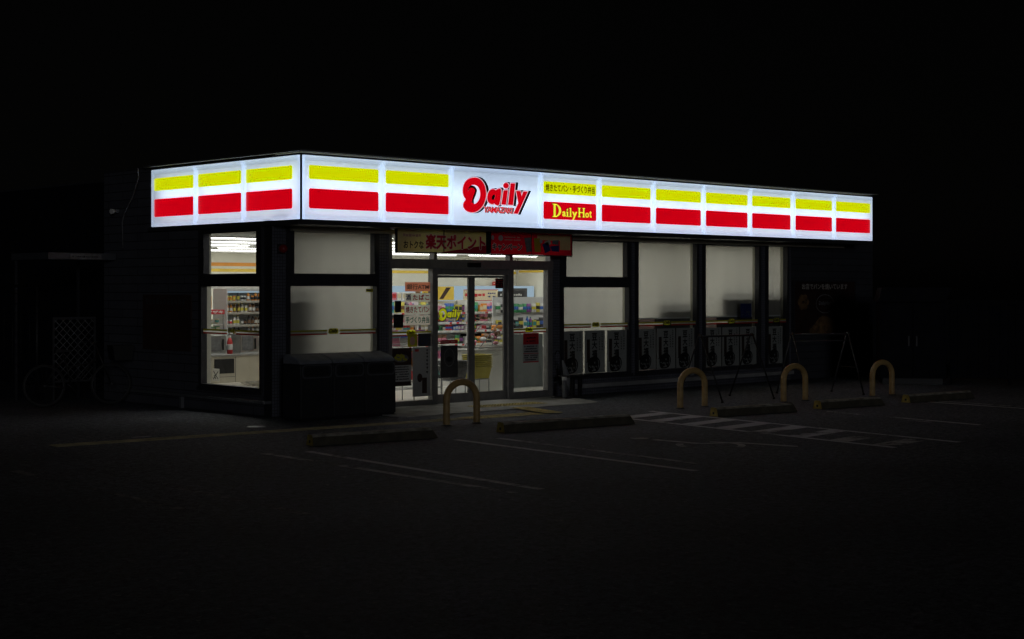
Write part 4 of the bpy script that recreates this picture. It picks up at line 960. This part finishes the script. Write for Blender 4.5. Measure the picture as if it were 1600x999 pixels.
for z in (1.08, 1.24): mb = MB(); mb.box(.01, .61, .02, .48, z, z + .01); mb.build('shelf', 'white', t)
mb = MB(); mb.box(.0, .62, -.004, -.001, .93, 1.42); mb.build('case_glass', 'glass', t)
mb = MB(); mb.box(-.01, .63, -.01, .5, 1.42, 1.50, .004); mb.build('header', 'red', t); mb = MB(); text_into(mb, 'ヤマザキ', .16, .60, 1.435, 1.485, -.012, .03); mb.disc(.07, 1.46, .03, .03, -.012, 12); mb.build('lettering', 'white', t)
for z, wh in ((.955, 'on the floor of the snack case'), (1.112, 'on the middle shelf of the snack case'), (1.272, 'on the top shelf of the snack case')):
    row(['cup', 'box'], ['white', 'cream', 'green', 'teal'], 1.06, 1.58, 3.9, z, wh, run=2, step=.085, sc=(.75, .85))
product('spray_bottle', 'white', 'white', 1.06, 3.42, .80, 'on the beige counter', .4, 1.0)
t = thing('hot_drinks_shelf', 'lit warm drinks shelf full of bottles beyond the snack case', 'shelf', (1.86, 4.0, .02))
mb = MB(); mb.box(0, 1.0, .40, .43, 0, 1.86); mb.box(0, .02, 0, .399, 0, 1.86); mb.box(.98, 1.0, 0, .399, 0, 1.86); mb.box(.021, .979, 0, .399, 1.82, 1.86); mb.build('cabinet', 'whitish', t)
for z in (1.0, 1.20, 1.42, 1.62): mb = MB(); mb.box(.021, .979, .02, .398, z, z + .012); mb.m(1).box(.021, .979, .005, .019, z - .01, z + .03); mb.build('shelf', ['white', 'paper_w'], t)
mb = MB(); mb.box(.03, .97, .05, .09, 1.79, 1.815); mb.build('light_strip', 'cold', t)
for z, wh in ((1.015, 'on the lowest shelf of the warm drinks shelf'), (1.215, 'on the lower middle shelf of the warm drinks shelf'), (1.435, 'on the upper middle shelf of the warm drinks shelf'), (1.635, 'on the top shelf of the warm drinks shelf')):
    row(['bottle', 'can'], ['brown', 'yellow', 'white', 'orange', 'black'], 1.9, 2.83, 4.1, z + .02, wh, run=2, sc=(.8, .85))
t, w_, h_ = notice('hanging_sign', 'white board reading warm drinks above the drinks shelf', 1.3, 2.95, 1.885, 2.05, y=3.98, face='white', cat='sign', th=.02)
word(t, 'HOT 飲料', .62, 1.20, .035, .12, 'ink_grey', y=-.003, bold=.01)
t, w_, h_ = notice('notice', 'orange card with white round print beside the warm drinks', 1.20, 1.36, 1.55, 1.75, y=3.70, face='orange', th=.006); mb = MB(); mb.disc(w_ / 2, h_ / 2, .055, .065, -.001, 16); mb.build('print', 'white', t)
t = thing('drinks_cooler', 'open cold cabinet with pale shelves at the right of the side window view', 'cooler', (2.95, 4.0, .02))
mb = MB(); mb.box(0, 1.6, .5, .55, 0, 1.86); mb.box(0, .03, 0, .499, 0, 1.86); mb.box(1.57, 1.6, 0, .499, 0, 1.86); mb.box(.031, 1.569, 0, .499, 1.80, 1.86); mb.build('cabinet', 'whitish', t)
mb = MB(); mb.box(.05, 1.55, .06, .10, 1.74, 1.795); mb.build('light_strip', 'cold', t)
for z in (.4, .7, 1.0, 1.25, 1.5): mb = MB(); mb.box(.031, 1.569, .05, .499, z, z + .015); mb.build('shelf', 'white', t)
for z, wh in ((1.04, 'on the lower shelf of the open cold cabinet'), (1.29, 'on the middle shelf of the open cold cabinet'), (1.54, 'on the upper shelf of the open cold cabinet')):
    row(['box', 'bottle'], ['white', 'blue', 'teal', 'cream'], 3.0, 3.75 if z > 1.1 else 4.4, 4.2, z + .02, wh, run=3, sc=(.8, .9))
t = thing('plastic_bag', 'crumpled white plastic bag lying on the sill inside the side window', 'bag', (.42, 1.0, .42))
mb = MB(); rr = random.Random(8)
bmesh.ops.create_icosphere(mb.bm, subdivisions=3, radius=.5)
for v in mb.bm.verts:
    n_ = rr.uniform(.75, 1.2); v.co = Vector((v.co.x * .16 * n_, v.co.y * .75 * n_, max(-.02, v.co.z * .09 * n_ + (.06 if v.co.y < 0 else 0) * -v.co.y * 2)))
mb.build('bag', 'paper_w', t)
mb = MB(); mb.box(.205, .68, .3, 1.9, .34, .395); mb.build('inner_sill', 'beige', B)
t = thing('notice', 'small pictogram notice low in the side window', 'notice', (.03, 1.62, .46)); mb = MB(); mb.box(0, .002, -.19, 0, 0, .19); mb.build('sheet', 'paper_w', t)
mb = MB()
for a, c in (((-.16, .03), (-.03, .15)), ((-.16, .15), (-.03, .03)), ((-.10, .03), (-.05, .09))):
    mb.tube([(-.002, a[0], a[1]), (-.002, c[0], c[1])], .006, 5)
mb.build('pictogram', 'ink', t)
# dark things standing close behind the blinds
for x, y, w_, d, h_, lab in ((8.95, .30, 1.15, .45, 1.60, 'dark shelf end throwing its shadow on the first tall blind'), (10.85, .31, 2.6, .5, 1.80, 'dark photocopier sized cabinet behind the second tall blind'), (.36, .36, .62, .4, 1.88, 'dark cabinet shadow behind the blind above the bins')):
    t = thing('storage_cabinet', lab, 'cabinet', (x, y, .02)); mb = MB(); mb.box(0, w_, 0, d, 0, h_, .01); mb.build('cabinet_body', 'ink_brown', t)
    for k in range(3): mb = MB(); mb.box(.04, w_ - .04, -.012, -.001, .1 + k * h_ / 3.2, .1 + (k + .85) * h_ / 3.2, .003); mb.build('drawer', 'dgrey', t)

# ================================================================ OUTDOOR FURNITURE
first = None
for i, (x, y) in enumerate(((.90, -2.84), (5.50, -3.18), (7.76, -3.52), (9.95, -3.82))):
    lab = ('dark ochre U-shaped bollard in front of the sliding doors', 'ochre U-shaped bollard below the first tall window', 'ochre U-shaped bollard between two wheel stops', 'rightmost dim ochre U-shaped bollard')[i]
    if first is None:
        t = first = thing('bollard', lab, 'bollard', (x, y, 0), group='U-shaped bollards along the parking lot'); r_ = .282; mb = MB()
        pts = [(0, 0, -.02), (0, 0, .36)] + [(r_ - r_ * math.cos(R(a)), 0, .36 + .23 * math.sin(R(a))) for a in range(10, 171, 10)] + [(2 * r_, 0, .36), (2 * r_, 0, -.02)]
        mb.tube(pts, .048, 18, cap=False); mb.build('bent_pipe', 'bollard', t)
        for a in (0, 2 * r_): mb = MB(); mb.lathe([(.075, .001), (.075, .006), (.056, .018)], a, 0, 18); mb.build('collar', 'dgrey', t)
    else: t = copy_tree(first)
    t.location = (x, y, 0); t.rotation_euler.z = R(-4 if i else 0); t['label'] = lab
ws = [((-2.04, -3.75), (-.30, -4.04)), ((.76, -4.14), (3.02, -4.43)), ((4.72, -4.54), (6.36, -4.79)), ((6.99, -4.80), (8.48, -5.0)), ((9.14, -5.06), (10.9, -5.25))]
wl = ['dark wheel stop nearest the bins, leftmost of the row', 'longest wheel stop, right of the bollard at the doors', 'yellowish wheel stop beside the hatched bay', 'wheel stop right of the third bollard', 'rightmost wheel stop fading into the dark']
for (p0, p1), lab in zip(ws, wl):
    d = Vector(p1) - Vector(p0); L = d.length; t = thing('wheel_stop', lab, 'wheel stop', (*p0, 0), math.atan2(d.y, d.x), 'concrete wheel stops along the bays')
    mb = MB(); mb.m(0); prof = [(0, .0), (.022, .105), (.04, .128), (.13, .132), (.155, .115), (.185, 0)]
    n = 14; rings = []
    rr = random.Random(int(p0[0] * 10) + 99)
    for i in range(n + 1):
        u = i / n; x = .002 + (L - .004) * u; e = 1 - (.55 if i == n else (.0 if i < n - 1 else .0)); rings.append([mb.bm.verts.new((x - (.0 if i < n else .0), p[0] + rr.uniform(-.003, .003), max(0, p[1] * (1 if i < n else 1) + (rr.uniform(-.004, .002) if p[1] else 0)))) for p in prof])
    for v, p in zip(rings[-1], prof): v.co.x -= p[1] * .7
    for A, Bq in zip(rings, rings[1:]):
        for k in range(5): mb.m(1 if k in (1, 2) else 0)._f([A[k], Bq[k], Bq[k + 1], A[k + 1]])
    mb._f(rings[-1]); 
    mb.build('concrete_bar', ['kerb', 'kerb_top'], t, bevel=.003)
    mb = MB(); A = [(0.0, p[0], p[1]) for p in prof]; mb.poly(A[::-1]); mb.m(1); mb.box(-.002, .0, .075, .115, .03, .065); mb.build('painted_end', ['kerb_end', 'black'], t)

# recycling bins
first = None
for i, (x, lab) in enumerate(((-.20, 'left black recycling bin of the three under the window'), (.385, 'middle black recycling bin with two round openings'), (.97, 'right black recycling bin next to the entrance'))):
    t = thing('recycling_bin', lab, 'recycling bin', (x, -.97, 0), R(-1), 'black recycling bins beside the entrance')
    pr = [(0, .04), (0, .60), (.02, .80), (.075, .855), (.36, .945), (.44, .92), (.45, .80), (.45, .04)]
    mb = MB(); mb.prism(pr[:3] + [(.03, .80), (.45, .80), (.45, .04)], 'x', 0.008, .572); mb.build('bin_body', 'bin', t, bevel=.012)
    mb = MB(); mb.prism([(.012, .805), (.03, .845), (.075, .872), (.20, .915), (.36, .945), (.41, .942), (.44, .92), (.452, .805)], 'x', .008, .572); mb.build('bin_lid', 'bin_lid', t, bevel=.034)
    mb = MB(); lp = round_rect(.05, .53, .625, .785, .05); lo = round_rect(.025, .555, .605, .80, .06); outline_into(mb, [lo, lp], -.006); mb.build('opening_rim', 'bin_rim', t)
    mb = MB()
    if i != 1: outline_into(mb, [round_rect(.08, .50, .65, .76, .04)], -.003)
    else:
        mb.disc(.39, .705, .065, .06, -.003, 18); m2 = MB(); m2.disc(.19, .705, .065, .06, -.003, 18); m2.build('opening', 'ink', t)
    mb.build('opening', 'ink', t)
    mb = MB(); mb.box(.02, .56, .02, .43, .0, .038); mb.build('base', 'black', t)

# folding barriers (A-frame stands)
def barrier(label, a, c, h, mt, two=False):
    a = Vector(a); c = Vector(c); d = c - a; L = d.length; t = thing('folding_barrier', label, 'barrier', (a.x, a.y, 0), math.atan2(d.y, d.x), 'folding stands in front of the tall windows')
    mb = MB(); mb.tube([(-.05, 0, h), (L + .05, 0, h)], .017, 8); mb.build('crossbar', mt, t)
    if two: mb = MB(); mb.tube([(0, -.03, h - .12), (L, -.03, h - .12)], .012, 8); mb.build('crossbar', mt, t)
    for x in (0, L):
        for s_ in (-1, 1):
            mb = MB(); mb.tube([(x, s_ * .015, h + .03), (x + .0, s_ * .49, .02)], .014, 8); f = mb.build('leg', mt, t)
            mb = MB(); mb.tube([(x, s_ * .485, .03), (x, s_ * .495, .001)], .022, 8); mb.build('rubber_foot', 'leather', f)
        mb = MB(); mb.tube([(x, -.27, h * .45), (x, .27, h * .45)], .006, 6); mb.build('brace', mt, t)
barrier('black folding barrier in front of the second tall window', (6.90, -2.45), (8.22, -2.52), 1.08, 'black')
barrier('grey folding barrier below the dark billboard', (9.22, -2.65), (10.30, -3.08), 1.07, 'dgrey', True)
t = thing('hanging_bag', 'small pale bag hanging from the black folding barrier', 'bag', (6.98, -2.2, .42)); mb = MB(); mb.lathe([(.015, .28), (.03, .22), (.055, .10), (.06, .03), (.02, 0)], n=10); mb.build('bag', 'clearbag', t)

# umbrella stand with a forgotten umbrella
t = thing('umbrella_stand', 'dark metal umbrella stand to the right of the entrance', 'umbrella stand', (5.62, -.62, .018), R(-1))
mb = MB(); mb.box(-.05, .62, -.02, .35, 0, .012); mb.build('base_plate', 'dgrey', t)
for x, w_, mt, h_ in ((.0, .055, 'metal', .30), (.20, .06, 'black', .34), (.38, .06, 'black', .34)): mb = MB(); mb.box(x, x + w_, .08, .14, .013, h_, .004); mb.build('post', mt, t)
mb = MB(); mb.box(.0, .056, .078, .142, .302, .36, .004); mb.build('post_cap', 'white', t)
mb = MB(); mb.box(.08, .56, .02, .30, .345, .38, .004); mb.build('tray', 'black', t)
t = thing('umbrella', 'clear folded umbrella with black hooked handle leaning by the entrance', 'umbrella', (5.92, -.42, .06))
P0, P1 = Vector((0, 0, 0)), Vector((-.20, .02, .60)); mb = MB(); mb.tube([P0 + (P1 - P0) * k for k in (0, .2, .5, .85, 1)], [.008, .045, .06, .03, .012], 10); mb.build('canopy', 'clearbag', t)
mb = MB(); q = [P1 + Vector((-.03 * k, 0, .055 * k)) for k in (0, 1, 2)]; e = q[-1]
q += [e + Vector((-.055 + .055 * math.cos(R(a)), 0, .05 * math.sin(R(a)))) for a in range(15, 200, 20)]; mb.tube(q, .011, 8); mb.build('handle', 'black', t)

# alarm lamp at the corner, security lamp, cable
t = thing('alarm_lamp', 'dull red round alarm lamp high on the shop corner', 'lamp', (.14, -.002, 2.47)); mb = MB(); mb.box(-.05, .05, -.03, .0, -.07, .07, .01); mb.build('mount', 'black', t)
mb = MB(); bmesh.ops.create_uvsphere(mb.bm, u_segments=16, v_segments=10, radius=.065)
for v in mb.bm.verts: v.co = (v.co.x, v.co.y * 1.1 - .08, v.co.z)
for f in mb.bm.faces: f.smooth = True
mb.build('dome', 'red_lamp', t)
t = thing('security_lamp', 'small unlit lamp on the dark side wall under the cable', 'lamp', (-.003, 4.42, 3.18)); mb = MB(); mb.box(-.06, 0, -.04, .04, -.03, .03, .006); mb.build('mount', 'metal', t); mb = MB(); mb.tube([(-.06, 0, 0), (-.14, -.02, -.01)], [.03, .045], 12); mb.build('lamp_head', 'white', t)
mb = MB(); mb.tube([(-.17, 3.50, 3.84), (-.10, 3.60, 3.70), (-.06, 3.85, 3.40), (-.05, 4.15, 3.12), (-.04, 4.22, 2.98), (-.04, 4.20, 2.55)], .012, 6); tag(mb.build('cable', 'ink_grey'), 'grey cable looping down the side wall from the roof edge', 'cable')
mb = MB(); mb.m(0).box(-.022, -.002, 2.156, 3.60, .894, 1.785); mb.m(1); text_into(mb, 'お客様へのお願い', -3.5, -2.4, 1.62, 1.73, 0, .01, 0, 1, side=-.024)
t = thing('wall_sign', 'dim dark notice board on the side wall', 'sign', (0, 0, 0))
mb.bm.free(); mb = MB(); mb.box(-.022, -.002, 2.156, 3.60, .894, 1.785); mb.build('board', 'ink_brown', t)
mb = MB()
rr = random.Random(77); y = 3.50
while y > 2.4: mb.box(-.0235, -.0225, y - .06, y, 1.63, 1.70 + rr.uniform(0, .02)); y -= .11
mb.build('worn_lettering', 'dgrey', t)

# dark billboard on the right part of the front
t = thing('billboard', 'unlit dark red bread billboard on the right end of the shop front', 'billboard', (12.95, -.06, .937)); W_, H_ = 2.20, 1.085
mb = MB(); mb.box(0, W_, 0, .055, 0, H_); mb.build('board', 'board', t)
mb = MB(); mb.box(-.03, 0, -.01, .056, -.03, H_ + .03); mb.box(W_, W_ + .03, -.01, .056, -.03, H_ + .03); mb.box(0, W_, -.01, .056, -.03, 0); mb.box(0, W_, -.01, .056, H_, H_ + .03); mb.build('board_frame', 'alu', t)
word(t, 'お店でパンを焼いています', .25, 1.92, .92, 1.045, 'board_ink', bold=.02)
mb = MB(); outline_into(mb, [[(1.08 + .33 * math.cos(k / 5), .62 + .20 * math.sin(k / 5)) for k in range(31)], [(1.08 + .31 * math.cos(k / 5), .62 + .185 * math.sin(k / 5)) for k in range(31)]], -.002); mb.build('emblem_ring', 'ink_grey', t)
word(t, 'DailyHot', .86, 1.30, .57, .68, 'ink_grey', 'emblem_lettering', bold=.02)
mb = MB()
for k in range(6): a = k * 1.047; mb.disc(.30 + .12 * math.cos(a), .66 + .10 * math.sin(a), .085, .075, -.002 - k * .0002, 14)
mb.build('pastry_picture', 'pastry', t)
mb = MB(); outline_into(mb, [smooth_loop([(.55, .02), (.70, .20), (.95, .36), (1.20, .34), (1.45, .2), (1.6, .02)], 4)], -.003); mb.build('loaf_picture', 'pastry', t)
# wall downpipe
# shed and fence at the right
t = thing('storage_shed', 'dim grey storage shed with overhanging roof right of the shop', 'shed', (13.0, -2.05, 0), math.atan2(-1.05, .80))
mb = MB(); mb.box(0, 1.25, .0, .9, .12, 1.62); mb.build('shed_body', 'shed', t)
mb = MB(); mb.box(.05, 1.2, .05, .85, 0, .118); mb.build('shed_base', 'black', t)
mb = MB(); mb.prism([(-.05, 1.622), (1.22, 1.622), (1.36, 1.90), (.03, 1.90)], 'y', -.14, .98); mb.build('shed_roof', 'shed', t)
for x in (.03, .63): mb = MB(); mb.box(x, x + .58, -.02, -.002, .16, 1.58, .004); d = mb.build('shed_door', 'shed', t); mb = MB(); mb.box(x + (.5 if x < .3 else .05), x + (.53 if x < .3 else .08), -.04, -.021, .75, .95); mb.build('handle', 'dgrey', d)
t = thing('panel_fence', 'dim grey panel fence at the right edge of the lot', 'fence', (13.95, -3.05, 0), math.atan2(-1.05, .80))
for k in range(4):
    mb = MB(); mb.box(k * 1.1 + .02, k * 1.1 + 1.06, 0, .02, .12, 1.58)
    for j in range(5): mb.box(k * 1.1 + .12 + j * .2, k * 1.1 + .15 + j * .2, -.012, -.001, .12, 1.58)
    mb.build('fence_panel', 'shed', t); mb = MB(); mb.box(k * 1.1 - .02, k * 1.1 + .018, -.02, .03, 0, 1.62); mb.build('fence_post', 'shed', t)
mb = MB(); mb.box(-.02, 4.5, -.025, -.013, .82, .87); mb.build('fence_rail', 'shed', t)

# left side: canopy, lattice gate, mesh fence, bicycle
t = thing('canopy', 'thin dim canopy with a small white name strip behind the bicycle', 'canopy', (-1.25, 4.45, 2.36))
mb = MB(); mb.box(0, 1.22, 0, 1.3, 0, .11); mb.build('canopy_slab', 'bin_rim', t); mb = MB(); mb.box(.38, .95, -.008, -.001, .005, .09); mb.build('name_strip', 'ink_grey', t)
mb = MB(); scribble(mb, .42, .90, .02, .075, -.0095, 1, .8, seed=71); mb.build('small_print', 'ink', t)
for x in (.02, 1.16): mb = MB(); mb.box(x, x + .04, 1.2, 1.24, -2.36, -.001); mb.build('canopy_post', 'alu', t)
t = thing('lattice_gate', 'dim grey diamond lattice gate under the canopy', 'gate', (-.78, 5.2, .0)); mb = MB()
for x in (0, .76): mb.box(x, x + .03, 0, .03, 0, 1.40)
mb.box(.031, .759, 0, .03, 1.36, 1.40); mb.box(.031, .759, 0, .03, .30, .33); mb.build('gate_frame', 'dgrey', t)
mb = MB()
for s_ in (-1, 1):
    for k in range(-7, 9):
        x0 = k * .135; p, q = (x0, .33), (x0 + 1.03, 1.36)
        pts = []
        a0 = max(0, (.031 - p[0]) / 1.03); a1 = min(1, (.759 - p[0]) / 1.03)
        if a1 - a0 < .05: continue
        A = (p[0] + a0 * 1.03, p[1] + a0 * 1.03); Cc = (p[0] + a1 * 1.03, p[1] + a1 * 1.03)
        if s_ < 0: A, Cc = (.79 - A[0], A[1]), (.79 - Cc[0], Cc[1])
        mb.tube([(A[0], .010 + (.009 if s_ > 0 else 0), A[1]), (Cc[0], .010 + (.009 if s_ > 0 else 0), Cc[1])], .0075, 5)
mb.build('lattice', 'ink_grey', t)
t = thing('mesh_fence', 'faint wire mesh fence at the far left of the lot', 'fence', (-3.4, 5.6, 0)); mb = MB()
for k in range(11): mb.tube([(.0, 0, .1 + k * .17), (2.55, 0, .1 + k * .17)], .004, 5)
for k in range(18): mb.tube([(k * .15, .006, .1), (k * .15, .006, 1.85)], .004, 5)
mb.build('wire_mesh', 'black', t)
for x in (0, 1.27, 2.55): mb = MB(); mb.tube([(x, .03, 0), (x, .03, 1.95)], .028, 10); mb.build('fence_post', 'black', t)
mb = MB(); mb.tube([(0, .0, 1.93), (2.55, 0, 1.93)], .018, 8); mb.build('top_rail', 'black', t)
t = thing('bicycle', 'dark bicycle parked beside the side wall, its near wheel faintly lit', 'bicycle', (-1.55, 4.0, 0), R(-11))
def wheel(x, nm):
    mb = MB(); mb.tube([(x + .325 * math.cos(k * math.pi / 18), 0, .34 + .325 * math.sin(k * math.pi / 18)) for k in range(36)], .017, 8, close=True); w_ = mb.build('wheel', 'leather', t)
    mb = MB(); mb.tube([(x + .305 * math.cos(k * math.pi / 18), 0, .34 + .305 * math.sin(k * math.pi / 18)) for k in range(36)], .008, 6, close=True); mb.build('rim', 'dgrey', w_)
    mb = MB()
    for k in range(18): a = k * math.pi / 9; mb.tube([(x, 0, .34), (x + .3 * math.cos(a), 0, .34 + .3 * math.sin(a))], .0018, 4)
    mb.tube([(x, -.04, .34), (x, .04, .34)], .018, 8); mb.build('spokes', 'dgrey', w_)
wheel(0, ''); wheel(1.08, '')
mb = MB(); bb = (.45, 0, .28); st = (.32, 0, .78); hd = (.86, 0, .82)
for a, c in ((bb, st), (bb, hd), ((st[0] + .02, 0, .62), (.84, 0, .70)), (bb, (0, 0, .34)), (st, (0, 0, .34)), ((.83, 0, .95), (1.08, 0, .34))): mb.tube([a, c], .014, 8)
mb.build('frame', 'black', t)
mb = MB(); mb.prism([(.16, .86), (.44, .875), (.42, .90), (.18, .92)], 'y', -.05, .05); mb.tube([(.31, 0, .76), (.30, 0, .87)], .012, 8); mb.build('saddle', 'leather', t, bevel=.01)
mb = MB(); mb.tube([(.66, -.27, 1.0), (.80, -.18, 1.03), (.83, 0, .98), (.80, .18, 1.03), (.66, .27, 1.0)], .011, 8); mb.build('handlebar', 'dgrey', t)
mb = MB(); mb.tube([(bb[0] - .1, -.07, bb[2] + .08), (bb[0], -.05, bb[2]), (bb[0], .05, bb[2]), (bb[0] + .1, .07, bb[2] - .08)], .009, 6); mb.build('crank', 'dgrey', t)
mb = MB(); mb.prism([(1.10, .72), (1.38, .72), (1.42, .96), (1.06, .96)], 'y', -.15, .15); mb.build('basket', 'black', t)

# manhole, litter
mb = MB(); mb.lathe([(.13, .001), (.13, .008), (.11, .010)], n=24); mb.build('drain_cover', 'metal').location = (-1.1, -1.2, 0)
tag(bpy.data.objects['drain_cover'], 'small round metal drain cover on the asphalt near the bins', 'drain cover')
mb = MB(); mb.box(-.13, .13, -.03, .03, .002, .008); o = mb.build('drain_cover', 'metal'); o.location = (-2.95, -1.35, 0); tag(o, 'narrow metal slot cover on the asphalt left of the round one', 'drain cover')
rr = random.Random(31)
pr_ = None
for k in range(20):
    x = rr.uniform(-4.5, 4.5); y = rr.uniform(-8.8, -2.8)
    if pr_ is None:
        mb = MB(); mb.poly([(-.02, -.012, .012), (.018, -.015, .004), (.024, .012, .014), (-.014, .016, .005)]); o = pr_ = mb.build('paper_scrap', 'slab')
        tag(o, 'tiny pale scrap lying on the dark asphalt', 'litter', 'tiny scraps scattered on the asphalt')
    else: o = pr_.copy(); COL.objects.link(o)
    o.location = (x, y, .0); o.rotation_euler = (0, 0, rr.uniform(0, 6)); s_ = rr.uniform(.3, 1.2); o.scale = (s_, s_, 1)
bpy.context.view_layer.update()
